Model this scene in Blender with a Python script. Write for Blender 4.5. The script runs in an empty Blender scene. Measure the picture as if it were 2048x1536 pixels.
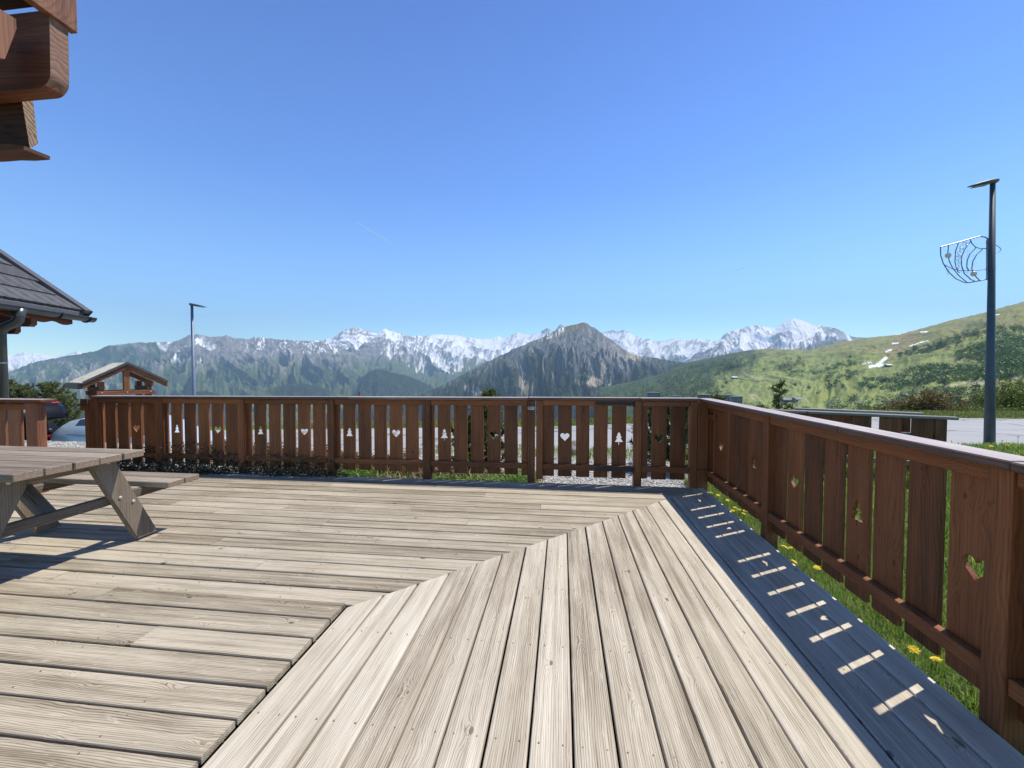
import bpy, bmesh, math, random
import numpy as np
from mathutils import Vector, Matrix
from mathutils.geometry import tessellate_polygon
from mathutils.bvhtree import BVHTree

random.seed(7)
rng = np.random.default_rng(7)
sc = bpy.context.scene
col = sc.collection
R = math.radians

# ------------------------------------------------------------------ camera
F, PITCH, ROLL, YAW, EYE = 836.484, 0.0328684, 0.00128676, 0.1196745, 1.3
fw = Vector((-math.sin(YAW) * math.cos(PITCH), math.cos(YAW) * math.cos(PITCH), -math.sin(PITCH)))
rt = Vector((math.cos(YAW), math.sin(YAW), 0))
up = rt.cross(fw)
r2 = rt * math.cos(ROLL) + up * math.sin(ROLL)
u2 = up * math.cos(ROLL) - rt * math.sin(ROLL)
camd = bpy.data.cameras.new("camera")
cam = bpy.data.objects.new("camera", camd)
col.objects.link(cam)
camd.sensor_width = 36
camd.lens = F / 2048 * 36
camd.clip_start = 0.05
camd.clip_end = 120000
cam.matrix_world = Matrix(((r2.x, u2.x, -fw.x, 0), (r2.y, u2.y, -fw.y, 0), (r2.z, u2.z, -fw.z, EYE), (0, 0, 0, 1)))
sc.camera = cam
EYEV = Vector((0, 0, EYE))


def ray(x, y):
    """direction of a point of the photograph (2048 wide)"""
    return fw + r2 * ((x - 1024) / F) - u2 * ((y - 768) / F)


def at(x, y, d):
    return EYEV + ray(x, y) * d


def G(x, y, z=0.0):
    v = ray(x, y)
    return EYEV + v * ((z - EYE) / v.z)


# ------------------------------------------------------------------ light
SUN = Vector((0.4206, 0.2474, 0.873)).normalized()
world = bpy.data.worlds.new("World")
sc.world = world
world.use_nodes = True
wn = world.node_tree
wn.nodes.clear()
wo = wn.nodes.new("ShaderNodeOutputWorld")
bg = wn.nodes.new("ShaderNodeBackground")
sky = wn.nodes.new("ShaderNodeTexSky")
sky.sky_type = 'NISHITA'
sky.sun_disc = False
sky.sun_elevation = math.asin(SUN.z)
sky.sun_rotation = math.atan2(SUN.x, SUN.y)
sky.altitude = 1500
sky.air_density = 1.0
sky.dust_density = 0.3
sky.ozone_density = 3.0
tint = wn.nodes.new("ShaderNodeMix")
tint.data_type = 'RGBA'
tint.blend_type = 'MULTIPLY'
tint.inputs[0].default_value = 1.0
tint.inputs[7].default_value = (0.78, 1.0, 1.36, 1)
wn.links.new(sky.outputs[0], tint.inputs[6])
wn.links.new(tint.outputs[2], bg.inputs[0])
wtc = wn.nodes.new("ShaderNodeTexCoord")
wsp = wn.nodes.new("ShaderNodeSeparateXYZ")
wn.links.new(wtc.outputs["Generated"], wsp.inputs[0])
wrp = wn.nodes.new("ShaderNodeValToRGB")
wn.links.new(wsp.outputs[2], wrp.inputs[0])
we = wrp.color_ramp.elements
we[0].position, we[0].color = 0.0, (1.65, 1.85, 1.55, 1)
we[1].position, we[1].color = 1.0, (0.20, 0.28, 0.50, 1)
e_ = we.new(0.68)
e_.color = (0.33, 0.55, 1.06, 1)
e_ = we.new(0.14)
e_.color = (0.92, 1.26, 1.44, 1)
e_ = we.new(0.38)
e_.color = (0.50, 0.82, 1.34, 1)
wn.links.new(wrp.outputs[0], tint.inputs[7])
wn.links.new(bg.outputs[0], wo.inputs[0])
bg.inputs[1].default_value = 0.13

sund = bpy.data.lights.new("sun", 'SUN')
sund.energy = 4.6
sund.angle = R(0.53)
sund.color = (1.0, 0.94, 0.84)
sun = bpy.data.objects.new("sun", sund)
col.objects.link(sun)
sun.rotation_euler = SUN.to_track_quat('Z', 'Y').to_euler()
sun.location = (0, 0, 50)

sc.view_settings.view_transform = 'Standard'
sc.view_settings.look = 'None'
sc.view_settings.exposure = 0.52
sc.view_settings.gamma = 1.0
sc.view_settings.use_curve_mapping = False
sc.render.engine = 'CYCLES'
cy = sc.cycles
cy.use_denoising = True
cy.max_bounces = 7
cy.diffuse_bounces = 4
cy.glossy_bounces = 3
cy.transmission_bounces = 4
cy.transparent_max_bounces = 12
cy.volume_bounces = 0
cy.use_adaptive_sampling = True
cy.adaptive_threshold = 0.015


# ------------------------------------------------------------------ helpers
def link(o, parent=None, loc=None, rot=None):
    col.objects.link(o)
    if loc is not None:
        o.location = loc
    if rot is not None:
        o.rotation_euler = rot
    if parent is not None:
        o.parent = parent
    return o


def new_mesh(name, V, Fc, mat=None, smooth=False):
    me = bpy.data.meshes.new(name)
    me.from_pydata([tuple(v) for v in V], [], [tuple(f) for f in Fc])
    if mat:
        me.materials.append(mat)
    if smooth:
        me.polygons.foreach_set("use_smooth", [True] * len(me.polygons))
    me.update()
    return me


def obj(name, V, Fc, mat=None, parent=None, loc=None, rot=None, smooth=False):
    return link(bpy.data.objects.new(name, new_mesh(name, V, Fc, mat, smooth)), parent, loc, rot)


def tag(o, label=None, cat=None, group=None, kind=None):
    if label:
        o["label"] = label
    if cat:
        o["category"] = cat
    if group:
        o["group"] = group
    if kind:
        o["kind"] = kind
    return o


def empty(name, loc=(0, 0, 0), rz=0.0, label=None, cat=None, group=None, kind=None):
    o = bpy.data.objects.new(name, None)
    o.empty_display_size = 0.2
    col.objects.link(o)
    o.location = loc
    o.rotation_euler = (0, 0, rz)
    return tag(o, label, cat, group, kind)


class MB:
    """collects shapes into one mesh"""

    def __init__(self):
        self.V = []
        self.F = []

    def add(self, V, Fc):
        n = len(self.V)
        self.V += [tuple(v) for v in V]
        self.F += [tuple(i + n for i in f) for f in Fc]
        return self

    def box(self, x0, x1, y0, y1, z0, z1, b=0.0):
        return self.add(*cbox(x0, x1, y0, y1, z0, z1, b))

    def tube(self, pts, r, n=8, cap=True):
        return self.add(*tube(pts, r, n, cap))

    def build(self, name, mat, parent=None, loc=None, rot=None, smooth=False):
        return obj(name, self.V, self.F, mat, parent, loc, rot, smooth)


def cbox(x0, x1, y0, y1, z0, z1, b=0.0):
    if b <= 0:
        V = [(x, y, z) for x in (x0, x1) for y in (y0, y1) for z in (z0, z1)]
        return V, [(0, 1, 3, 2), (4, 6, 7, 5), (0, 4, 5, 1), (2, 3, 7, 6), (0, 2, 6, 4), (1, 5, 7, 3)]
    V = []
    idx = {}
    lim = ((x0, x1), (y0, y1), (z0, z1))
    for sx in (0, 1):
        for sy in (0, 1):
            for sz in (0, 1):
                s = (sx, sy, sz)
                for a in range(3):      # vertex on the face of axis a
                    p = []
                    for k in range(3):
                        e = lim[k][s[k]]
                        p.append(e if k == a else e + (b if s[k] == 0 else -b))
                    idx[(sx, sy, sz, a)] = len(V)
                    V.append(tuple(p))
    Fc = []
    for a in range(3):
        o = [k for k in range(3) if k != a]
        for s in (0, 1):
            q = []
            for u, v in ((0, 0), (1, 0), (1, 1), (0, 1)):
                t = [0, 0, 0]
                t[a] = s
                t[o[0]] = u
                t[o[1]] = v
                q.append(idx[(t[0], t[1], t[2], a)])
            Fc.append(q)
    for a in range(3):                      # edges along axis a
        o = [k for k in range(3) if k != a]
        for u in (0, 1):
            for v in (0, 1):
                t0 = [0, 0, 0]
                t0[o[0]] = u
                t0[o[1]] = v
                t1 = list(t0)
                t1[a] = 1
                Fc.append([idx[(*t0, o[0])], idx[(*t1, o[0])], idx[(*t1, o[1])], idx[(*t0, o[1])]])
    for sx in (0, 1):
        for sy in (0, 1):
            for sz in (0, 1):
                Fc.append([idx[(sx, sy, sz, 0)], idx[(sx, sy, sz, 1)], idx[(sx, sy, sz, 2)]])
    # orient outward
    c = Vector(((x0 + x1) / 2, (y0 + y1) / 2, (z0 + z1) / 2))
    out = []
    for f in Fc:
        p = [Vector(V[i]) for i in f]
        n = (p[1] - p[0]).cross(p[2] - p[0])
        m = sum(p, Vector()) / len(p)
        out.append(f if n.dot(m - c) > 0 else f[::-1])
    return V, out


def tube(pts, r, n=8, cap=True):
    P = [Vector(p) for p in pts]
    rr = r if isinstance(r, (list, tuple)) else [r] * len(P)
    V, Fc = [], []
    prev = None
    for i, p in enumerate(P):
        t = (P[min(i + 1, len(P) - 1)] - P[max(i - 1, 0)]).normalized()
        if prev is None:
            a = Vector((0, 0, 1)) if abs(t.z) < 0.9 else Vector((1, 0, 0))
            prev = (a - t * a.dot(t)).normalized()
        else:
            prev = (prev - t * prev.dot(t)).normalized()
        b = t.cross(prev)
        for k in range(n):
            an = 2 * math.pi * k / n
            V.append(p + (prev * math.cos(an) + b * math.sin(an)) * rr[i])
    for i in range(len(P) - 1):
        for k in range(n):
            Fc.append((i * n + k, i * n + (k + 1) % n, (i + 1) * n + (k + 1) % n, (i + 1) * n + k))
    if cap:
        Fc.append(tuple(range(n))[::-1])
        Fc.append(tuple((len(P) - 1) * n + k for k in range(n)))
    return V, Fc


def prism(outer, holes, y0, y1):
    """2D outline in x,z with holes, thickness along y"""
    loops = [outer] + holes
    pts = [p for l in loops for p in l]
    tris = tessellate_polygon([[Vector((p[0], p[1], 0)) for p in l] for l in loops])
    n = len(pts)
    V = [(p[0], y0, p[1]) for p in pts] + [(p[0], y1, p[1]) for p in pts]
    Fc = []
    for t in tris:
        a, b, c = [pts[i] for i in t]
        ar = (b[0] - a[0]) * (c[1] - a[1]) - (c[0] - a[0]) * (b[1] - a[1])
        t = tuple(t) if ar > 0 else tuple(t)[::-1]
        Fc.append(t)                                  # front (towards -y)
        Fc.append(tuple(i + n for i in t[::-1]))
    k = 0
    for li, l in enumerate(loops):
        ar = sum(l[i][0] * l[(i + 1) % len(l)][1] - l[(i + 1) % len(l)][0] * l[i][1] for i in range(len(l)))
        rev = (ar < 0) != (li > 0)
        for i in range(len(l)):
            a, b = k + i, k + (i + 1) % len(l)
            f = (a, a + n, b + n, b)
            Fc.append(f if rev else f[::-1])
        k += len(l)
    return V, Fc


# ---- numpy noise
_perm = np.concatenate([rng.permutation(512)] * 3)
_val = rng.random(512)


def vnoise(x, y):
    xi = np.floor(x).astype(int)
    yi = np.floor(y).astype(int)
    fx, fy = x - xi, y - yi
    fx = fx * fx * fx * (fx * (fx * 6 - 15) + 10)
    fy = fy * fy * fy * (fy * (fy * 6 - 15) + 10)
    h = lambda a, b: _val[_perm[_perm[a & 511] + (b & 511)]]
    a = h(xi, yi) * (1 - fx) + h(xi + 1, yi) * fx
    b = h(xi, yi + 1) * (1 - fx) + h(xi + 1, yi + 1) * fx
    return (a * (1 - fy) + b * fy) * 2 - 1


def fbm(x, y, o=5, g=0.5, l=2.03):
    s = 0
    a = 1.0
    for i in range(o):
        s = s + a * vnoise(x + 17.3 * i, y - 9.1 * i)
        x, y = x * l, y * l
        a *= g
    return s


def ridged(x, y, o=5, g=0.5, l=2.1):
    s = 0
    a = 1.0
    for i in range(o):
        s = s + a * (1 - 2 * np.abs(vnoise(x + 31.7 * i, y + 11.9 * i)))
        x, y = x * l, y * l
        a *= g
    return s


def sstep(a, b, x):
    t = np.clip((x - a) / (b - a), 0, 1)
    return t * t * (3 - 2 * t)


# ------------------------------------------------------------------ materials
def node(nt, t, **kw):
    n = nt.nodes.new(t)
    for k, v in kw.items():
        if k.startswith('i_'):
            n.inputs[int(k[2:])].default_value = v
        else:
            setattr(n, k, v)
    return n


def base_mat(name, rough=0.7, spec=0.5, metal=0.0):
    m = bpy.data.materials.new(name)
    m.use_nodes = True
    nt = m.node_tree
    b = nt.nodes["Principled BSDF"]
    b.inputs["Roughness"].default_value = rough
    b.inputs["Specular IOR Level"].default_value = spec
    b.inputs["Metallic"].default_value = metal
    return m, nt, b


def ramp(nt, stops, interp='LINEAR'):
    r = nt.nodes.new("ShaderNodeValToRGB")
    r.color_ramp.interpolation = interp
    el = r.color_ramp.elements
    while len(el) < len(stops):
        el.new(0.5)
    for e, (p, c) in zip(el, stops):
        e.position = p
        e.color = (*c, 1) if len(c) == 3 else c
    return r


def math_n(nt, op, a=None, b=None, c=None):
    m = nt.nodes.new("ShaderNodeMath")
    m.operation = op
    for i, v in enumerate((a, b, c)):
        if v is None:
            continue
        if isinstance(v, (int, float)):
            m.inputs[i].default_value = v
        else:
            nt.links.new(v, m.inputs[i])
    return m.outputs[0]


def mixc(nt, fac, a, b, mode='MIX'):
    m = nt.nodes.new("ShaderNodeMix")
    m.data_type = 'RGBA'
    m.blend_type = mode
    for k, v in ((0, fac), (6, a), (7, b)):
        if isinstance(v, (int, float)):
            m.inputs[k].default_value = v
        elif isinstance(v, tuple):
            m.inputs[k].default_value = (*v, 1) if len(v) == 3 else v
        else:
            nt.links.new(v, m.inputs[k])
    return m.outputs[2]


def simple(name, c, rough=0.6, metal=0.0, spec=0.5, var=0.15, scale=8.0, bump=0.0, bscale=60.0):
    m, nt, b = base_mat(name, rough, spec, metal)
    tc = node(nt, "ShaderNodeTexCoord")
    n = node(nt, "ShaderNodeTexNoise")
    n.inputs["Scale"].default_value = scale
    n.inputs["Detail"].default_value = 5
    nt.links.new(tc.outputs["Object"], n.inputs["Vector"])
    lo = tuple(v * (1 - var) for v in c)
    hi = tuple(min(1, v * (1 + var)) for v in c)
    r = ramp(nt, [(0.3, lo), (0.7, hi)])
    nt.links.new(n.outputs[0], r.inputs[0])
    nt.links.new(r.outputs[0], b.inputs["Base Color"])
    if bump > 0:
        n2 = node(nt, "ShaderNodeTexNoise")
        n2.inputs["Scale"].default_value = bscale
        n2.inputs["Detail"].default_value = 4
        nt.links.new(tc.outputs["Object"], n2.inputs["Vector"])
        bp = node(nt, "ShaderNodeBump")
        bp.inputs["Strength"].default_value = bump
        bp.inputs["Distance"].default_value = 0.01
        nt.links.new(n2.outputs[0], bp.inputs["Height"])
        nt.links.new(bp.outputs[0], b.inputs["Normal"])
    return m


def wood(name, axis, dark, mid, light, rough=0.65, ring=75.0, grooves=False, worn=0.0, knots=1.0,
         contrast=1.0, warpk=9.0, bandk=0.45, tint=None, spec=0.3, bump=0.25, endcol=None):
    """wood with its grain along one axis of the piece; every piece differs by its random value"""
    m, nt, b = base_mat(name, rough, spec)
    L = nt.links.new
    tc = node(nt, "ShaderNodeTexCoord")
    oi = node(nt, "ShaderNodeObjectInfo")
    sep = node(nt, "ShaderNodeSeparateXYZ")
    L(tc.outputs["Object"], sep.inputs[0])
    ax = {'X': (0, 1, 2), 'Y': (1, 0, 2), 'Z': (2, 0, 1)}[axis]
    along, across, thick = (sep.outputs[i] for i in ax)
    rnd = math_n(nt, 'MULTIPLY', oi.outputs["Random"], 37.0)
    rnd2 = math_n(nt, 'MULTIPLY', oi.outputs["Random"], 91.0)
    cA = math_n(nt, 'ADD', along, rnd)
    comb = node(nt, "ShaderNodeCombineXYZ")
    L(cA, comb.inputs[0])
    L(math_n(nt, 'ADD', across, rnd2), comb.inputs[1])
    L(thick, comb.inputs[2])
    P = comb.outputs[0]

    def scaled(sx, sy, sz):
        v = node(nt, "ShaderNodeVectorMath", operation='MULTIPLY')
        L(P, v.inputs[0])
        v.inputs[1].default_value = (sx, sy, sz)
        return v.outputs[0]

    def noise(vec, scale=1.0, detail=3.0, rough_=0.5):
        n = node(nt, "ShaderNodeTexNoise")
        n.inputs["Scale"].default_value = scale
        n.inputs["Detail"].default_value = detail
        n.inputs["Roughness"].default_value = rough_
        L(vec, n.inputs["Vector"])
        return n.outputs[0]

    warp = noise(scaled(0.9, 5.0, 5.0), 1.0, 2.0)
    # knots: far-apart cells stretched along the piece
    vor = node(nt, "ShaderNodeTexVoronoi")
    vor.feature = 'F1'
    vor.inputs["Scale"].default_value = 1.0
    L(scaled(4.2, 9.0, 0.0), vor.inputs["Vector"])
    kd = vor.outputs["Distance"]
    sepc = node(nt, "ShaderNodeSeparateColor")
    L(vor.outputs["Color"], sepc.inputs[0])
    keep = math_n(nt, 'GREATER_THAN', sepc.outputs[0], 0.22)
    kn = math_n(nt, 'MULTIPLY', keep, math_n(nt, 'POWER', 2.718, math_n(nt, 'MULTIPLY', kd, -7.0)))
    kn = math_n(nt, 'MULTIPLY', kn, knots)
    g = math_n(nt, 'MULTIPLY', math_n(nt, 'ADD', across, thick), ring)
    g = math_n(nt, 'ADD', g, math_n(nt, 'MULTIPLY', warp, warpk))
    g = math_n(nt, 'ADD', g, math_n(nt, 'MULTIPLY', kn, 7.0))
    g = math_n(nt, 'ADD', g, math_n(nt, 'MULTIPLY', noise(scaled(5, 60, 60), 1.0, 2.0), 1.2))
    rings = math_n(nt, 'FRACT', g)
    rr = ramp(nt, [(0.0, (0.15,) * 3), (0.12, (0.5,) * 3), (0.55, (0.72,) * 3), (0.9, (0.55,) * 3), (1.0, (0.15,) * 3)])
    L(rings, rr.inputs[0])
    fine = noise(scaled(2.5, 190, 190), 1.0, 4.0, 0.7)
    blotch = noise(scaled(1.6, 6.0, 6.0), 1.0, 4.0, 0.6)
    val = math_n(nt, 'ADD', math_n(nt, 'MULTIPLY', rr.outputs[0], 0.42 * contrast),
                 math_n(nt, 'MULTIPLY', fine, 0.55 * contrast))
    val = math_n(nt, 'ADD', val, math_n(nt, 'MULTIPLY', blotch, 0.55))
    band = noise(scaled(0.45, 26, 26), 1.0, 3.0, 0.6)
    val = math_n(nt, 'ADD', val, math_n(nt, 'MULTIPLY', math_n(nt, 'SUBTRACT', band, 0.5), bandk))
    val = math_n(nt, 'ADD', val, math_n(nt, 'MULTIPLY', oi.outputs["Random"], 0.24))
    val = math_n(nt, 'SUBTRACT', val, 0.30 + 0.26 * contrast)
    cr = ramp(nt, [(0.08, dark), (0.42, mid), (0.78, light)])
    L(val, cr.inputs[0])
    c = cr.outputs[0]
    # dark knot eye
    eye = math_n(nt, 'MULTIPLY', keep, math_n(nt, 'LESS_THAN', math_n(nt, 'ADD', kd, math_n(nt, 'MULTIPLY', fine, 0.05)), math_n(nt, 'ADD', 0.05, math_n(nt, 'MULTIPLY', sepc.outputs[1], 0.08))))
    eye = math_n(nt, 'MULTIPLY', eye, math_n(nt, 'SUBTRACT', 0.85, math_n(nt, 'MULTIPLY', kd, 3.0)))
    halo = math_n(nt, 'MULTIPLY', keep, math_n(nt, 'POWER', 2.718, math_n(nt, 'MULTIPLY', kd, -9.0)))
    c = mixc(nt, math_n(nt, 'MULTIPLY', halo, 0.35), c, mid)
    c = mixc(nt, eye, c, tuple(v * 0.55 for v in dark))
    if tint:
        f = math_n(nt, 'MULTIPLY', noise(scaled(0.7, 2.0, 2.0), 1.0, 2.0), 0.8)
        c = mixc(nt, f, c, tint, 'MULTIPLY')
    if worn > 0:
        w = noise(scaled(7, 26, 26), 1.0, 5.0, 0.75)
        wr = ramp(nt, [(0.60, (0, 0, 0)), (0.74, (worn,) * 3)])
        L(w, wr.inputs[0])
        c = mixc(nt, wr.outputs[0], c, tuple(min(1, v * 1.35) for v in light))
    hgt = math_n(nt, 'ADD', math_n(nt, 'MULTIPLY', rr.outputs[0], 0.3), math_n(nt, 'MULTIPLY', fine, 0.7))
    if grooves:
        s = math_n(nt, 'SINE', math_n(nt, 'MULTIPLY', across, 2 * math.pi / 0.0058))
        s = math_n(nt, 'MULTIPLY', math_n(nt, 'ADD', s, 1.0), 0.5)
        c = mixc(nt, math_n(nt, 'MULTIPLY', math_n(nt, 'SUBTRACT', 1.0, s), 0.22), c, tuple(v * 0.75 for v in dark))
        hgt = math_n(nt, 'ADD', hgt, math_n(nt, 'MULTIPLY', s, 0.6))
    L(c, b.inputs["Base Color"])
    bp = node(nt, "ShaderNodeBump")
    bp.inputs["Strength"].default_value = bump
    bp.inputs["Distance"].default_value = 0.002
    L(hgt, bp.inputs["Height"])
    L(bp.outputs[0], b.inputs["Normal"])
    return m


DW = dict(dark=(0.072, 0.054, 0.036), mid=(0.245, 0.203, 0.142), light=(0.50, 0.44, 0.335))
m_deckR = wood("weathered_deck_wood_ribbed", 'X', (0.155, 0.12, 0.083), (0.48, 0.42, 0.322), (0.74, 0.68, 0.562), ring=115, grooves=True, worn=0.3, contrast=1.45, warpk=4.0, bandk=0.7, rough=0.8, spec=0.2)
m_deckL = wood("weathered_deck_wood", 'X', ring=125, worn=0.7, contrast=1.9, bandk=0.9, rough=0.8, spec=0.2, knots=1.2, **DW)
m_stainZ = wood("stained_slat_wood", 'Z', (0.07, 0.030, 0.012), (0.222, 0.081, 0.029), (0.38, 0.157, 0.057), ring=55, contrast=0.95, rough=0.55, knots=1.0, worn=0.0)
m_stainX = wood("stained_rail_wood", 'X', (0.075, 0.031, 0.012), (0.24, 0.087, 0.030), (0.40, 0.160, 0.058), ring=55, contrast=0.95, rough=0.55, worn=0.0)
m_cap = wood("weathered_cap_wood", 'X', (0.06, 0.035, 0.026), (0.15, 0.095, 0.072), (0.30, 0.24, 0.205), ring=60, contrast=0.9, rough=0.6, worn=0.25)
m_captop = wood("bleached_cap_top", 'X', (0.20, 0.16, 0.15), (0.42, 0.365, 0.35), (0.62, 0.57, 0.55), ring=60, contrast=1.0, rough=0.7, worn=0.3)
m_table = wood("weathered_table_wood", 'X', (0.09, 0.068, 0.05), (0.25, 0.20, 0.148), (0.43, 0.365, 0.285), ring=70, contrast=1.1, rough=0.75, worn=0.35)
m_tableleg = wood("weathered_table_leg_wood", 'Z', (0.085, 0.065, 0.046), (0.215, 0.172, 0.128), (0.37, 0.31, 0.24), ring=60, contrast=0.9, rough=0.75, worn=0.1)
m_tablebeam = wood("weathered_table_beam_wood", 'Y', (0.085, 0.065, 0.046), (0.215, 0.172, 0.128), (0.37, 0.31, 0.24), ring=60, contrast=0.9, rough=0.75, worn=0.1)
m_greyfence = wood("grey_weathered_cap_wood", 'X', (0.13, 0.125, 0.10), (0.30, 0.29, 0.25), (0.45, 0.44, 0.38), ring=60, contrast=0.9, rough=0.8, worn=0.3)
m_chalet = wood("chalet_timber", 'X', (0.06, 0.022, 0.012), (0.20, 0.072, 0.035), (0.33, 0.14, 0.07), ring=45, contrast=0.8, rough=0.6)
m_chaletZ = wood("chalet_board", 'Z', (0.10, 0.035, 0.018), (0.30, 0.13, 0.07), (0.46, 0.23, 0.13), ring=45, contrast=0.7, rough=0.6)
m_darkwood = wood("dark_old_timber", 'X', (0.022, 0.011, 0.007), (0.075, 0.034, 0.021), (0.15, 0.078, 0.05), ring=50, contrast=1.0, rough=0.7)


def endgrain(name, dark, light, cx=0.0, cz=0.0, k=110.0):
    m, nt, b = base_mat(name, 0.8, 0.2)
    L = nt.links.new
    tc = node(nt, "ShaderNodeTexCoord")
    oi = node(nt, "ShaderNodeObjectInfo")
    mp = node(nt, "ShaderNodeMapping")
    mp.inputs["Location"].default_value = (0, cx, cz)
    mp.inputs["Scale"].default_value = (0, 1, 1)
    L(tc.outputs["Object"], mp.inputs[0])
    ln = node(nt, "ShaderNodeVectorMath", operation='LENGTH')
    L(mp.outputs[0], ln.inputs[0])
    ns = node(nt, "ShaderNodeTexNoise")
    ns.inputs["Scale"].default_value = 9
    L(tc.outputs["Object"], ns.inputs["Vector"])
    g = math_n(nt, 'ADD', math_n(nt, 'MULTIPLY', ln.outputs["Value"], k), math_n(nt, 'MULTIPLY', ns.outputs[0], 5.0))
    g = math_n(nt, 'ADD', g, math_n(nt, 'MULTIPLY', oi.outputs["Random"], 7.0))
    fr = math_n(nt, 'FRACT', g)
    n2 = node(nt, "ShaderNodeTexNoise")
    n2.inputs["Scale"].default_value = 80
    n2.inputs["Detail"].default_value = 4
    L(tc.outputs["Object"], n2.inputs["Vector"])
    v = math_n(nt, 'ADD', math_n(nt, 'MULTIPLY', fr, 0.5), math_n(nt, 'MULTIPLY', n2.outputs[0], 0.5))
    r = ramp(nt, [(0.2, dark), (0.7, light)])
    L(v, r.inputs[0])
    L(r.outputs[0], b.inputs["Base Color"])
    return m


m_end = endgrain("table_end_grain", (0.09, 0.062, 0.044), (0.34, 0.26, 0.19), 0.0, 0.09, 130)
m_endpurlin = endgrain("purlin_end_grain", (0.16, 0.085, 0.06), (0.30, 0.18, 0.13), 0.02, -0.05, 45)
m_endold = endgrain("old_end_grain", (0.06, 0.035, 0.024), (0.40, 0.28, 0.19), 0.1, 0.15, 75)

m_metal = simple("galvanised_metal", (0.42, 0.44, 0.46), 0.4, 0.9, var=0.2, scale=30)
m_screw = simple("screw_head_metal", (0.30, 0.28, 0.25), 0.5, 0.6)
m_bolt = simple("bolt_head_metal", (0.62, 0.58, 0.48), 0.45, 0.5, var=0.15, scale=30)
m_black = simple("black_iron", (0.025, 0.026, 0.03), 0.5, 0.3, var=0.2, scale=20)
m_pole = simple("lamp_post_paint", (0.055, 0.078, 0.088), 0.5, 0.2, var=0.15, scale=4)
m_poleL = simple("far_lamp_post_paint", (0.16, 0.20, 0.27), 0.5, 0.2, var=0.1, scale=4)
m_headp = simple("lamp_head_paint", (0.09, 0.10, 0.115), 0.5, 0.2)
m_glasslamp = simple("lamp_glass", (0.28, 0.27, 0.26), 0.2)
m_frame = simple("decoration_frame_metal", (0.16, 0.16, 0.22), 0.4, 0.6)
m_bulb = simple("decoration_bulb", (0.62, 0.56, 0.50), 0.3)
m_tinsel = simple("decoration_filigree", (0.92, 0.94, 0.97), 0.35, 0.1)
m_gutter = simple("anthracite_gutter_metal", (0.085, 0.095, 0.095), 0.32, 0.55, var=0.1, scale=5)
m_tile = simple("anthracite_roof_tile", (0.085, 0.085, 0.088), 0.62, 0.0, var=0.25, scale=14, bump=0.3, bscale=220)
m_verge = simple("roof_verge_metal", (0.12, 0.115, 0.12), 0.5, 0.3, var=0.1, scale=5)
m_sheet = simple("shelter_roof_sheet", (0.72, 0.70, 0.62), 0.45, 0.4, var=0.15, scale=12)
m_sheetdark = simple("shelter_roof_edge", (0.09, 0.09, 0.085), 0.5, 0.4)
m_carg = simple("steel_blue_car_paint", (0.46, 0.55, 0.62), 0.20, 0.2, var=0.03, scale=2)
m_carb = simple("black_car_paint", (0.006, 0.006, 0.007), 0.3, 0.0, spec=0.25, var=0.05, scale=2)
m_glass = simple("car_window_glass", (0.025, 0.03, 0.035), 0.06, 0.0, spec=0.8)
m_trim = simple("car_black_trim", (0.02, 0.02, 0.02), 0.5)
m_inner = simple("tailgate_lining", (0.045, 0.042, 0.035), 0.6, var=0.5, scale=5)
m_red = simple("red_tail_light", (0.55, 0.02, 0.035), 0.2)
m_tyre = simple("tyre_rubber", (0.02, 0.02, 0.02), 0.85)
m_rim = simple("wheel_rim_metal", (0.45, 0.45, 0.47), 0.35, 0.8)
m_yellow = simple("dandelion_yellow", (0.75, 0.56, 0.01), 0.7, var=0.1, scale=60)
m_stem = simple("dandelion_stem", (0.12, 0.22, 0.04), 0.7)
m_concrete = simple("joist_dark_timber", (0.06, 0.05, 0.04), 0.9)
m_soil = simple("dark_soil", (0.05, 0.045, 0.035), 0.95)


def gravel_mat(name, cols, scale=60.0, bump=0.8, rough=0.9):
    m, nt, b = base_mat(name, rough, 0.2)
    L = nt.links.new
    geo = node(nt, "ShaderNodeNewGeometry")
    v = node(nt, "ShaderNodeTexVoronoi")
    v.inputs["Scale"].default_value = scale
    L(geo.outputs["Position"], v.inputs["Vector"])
    sp = node(nt, "ShaderNodeSeparateColor")
    L(v.outputs["Color"], sp.inputs[0])
    n = node(nt, "ShaderNodeTexNoise")
    n.inputs["Scale"].default_value = 1.1
    n.inputs["Detail"].default_value = 6
    L(geo.outputs["Position"], n.inputs["Vector"])
    val = math_n(nt, 'ADD', math_n(nt, 'MULTIPLY', sp.outputs[0], 0.7), math_n(nt, 'MULTIPLY', n.outputs[0], 0.3))
    r = ramp(nt, [(i / (len(cols) - 1) * 0.8 + 0.1, c) for i, c in enumerate(cols)])
    L(val, r.inputs[0])
    L(r.outputs[0], b.inputs["Base Color"])
    bp = node(nt, "ShaderNodeBump")
    bp.inputs["Strength"].default_value = bump
    bp.inputs["Distance"].default_value = 0.02
    L(v.outputs["Distance"], bp.inputs["Height"])
    L(bp.outputs[0], b.inputs["Normal"])
    return m


m_gravel = gravel_mat("pale_gravel", [(0.16, 0.15, 0.14), (0.36, 0.35, 0.33), (0.52, 0.51, 0.48), (0.30, 0.29, 0.27)], 45)
m_pebble = gravel_mat("pale_gravel_stone", [(0.22, 0.21, 0.19), (0.45, 0.44, 0.41), (0.60, 0.58, 0.54)], 9, 0.2)


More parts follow.
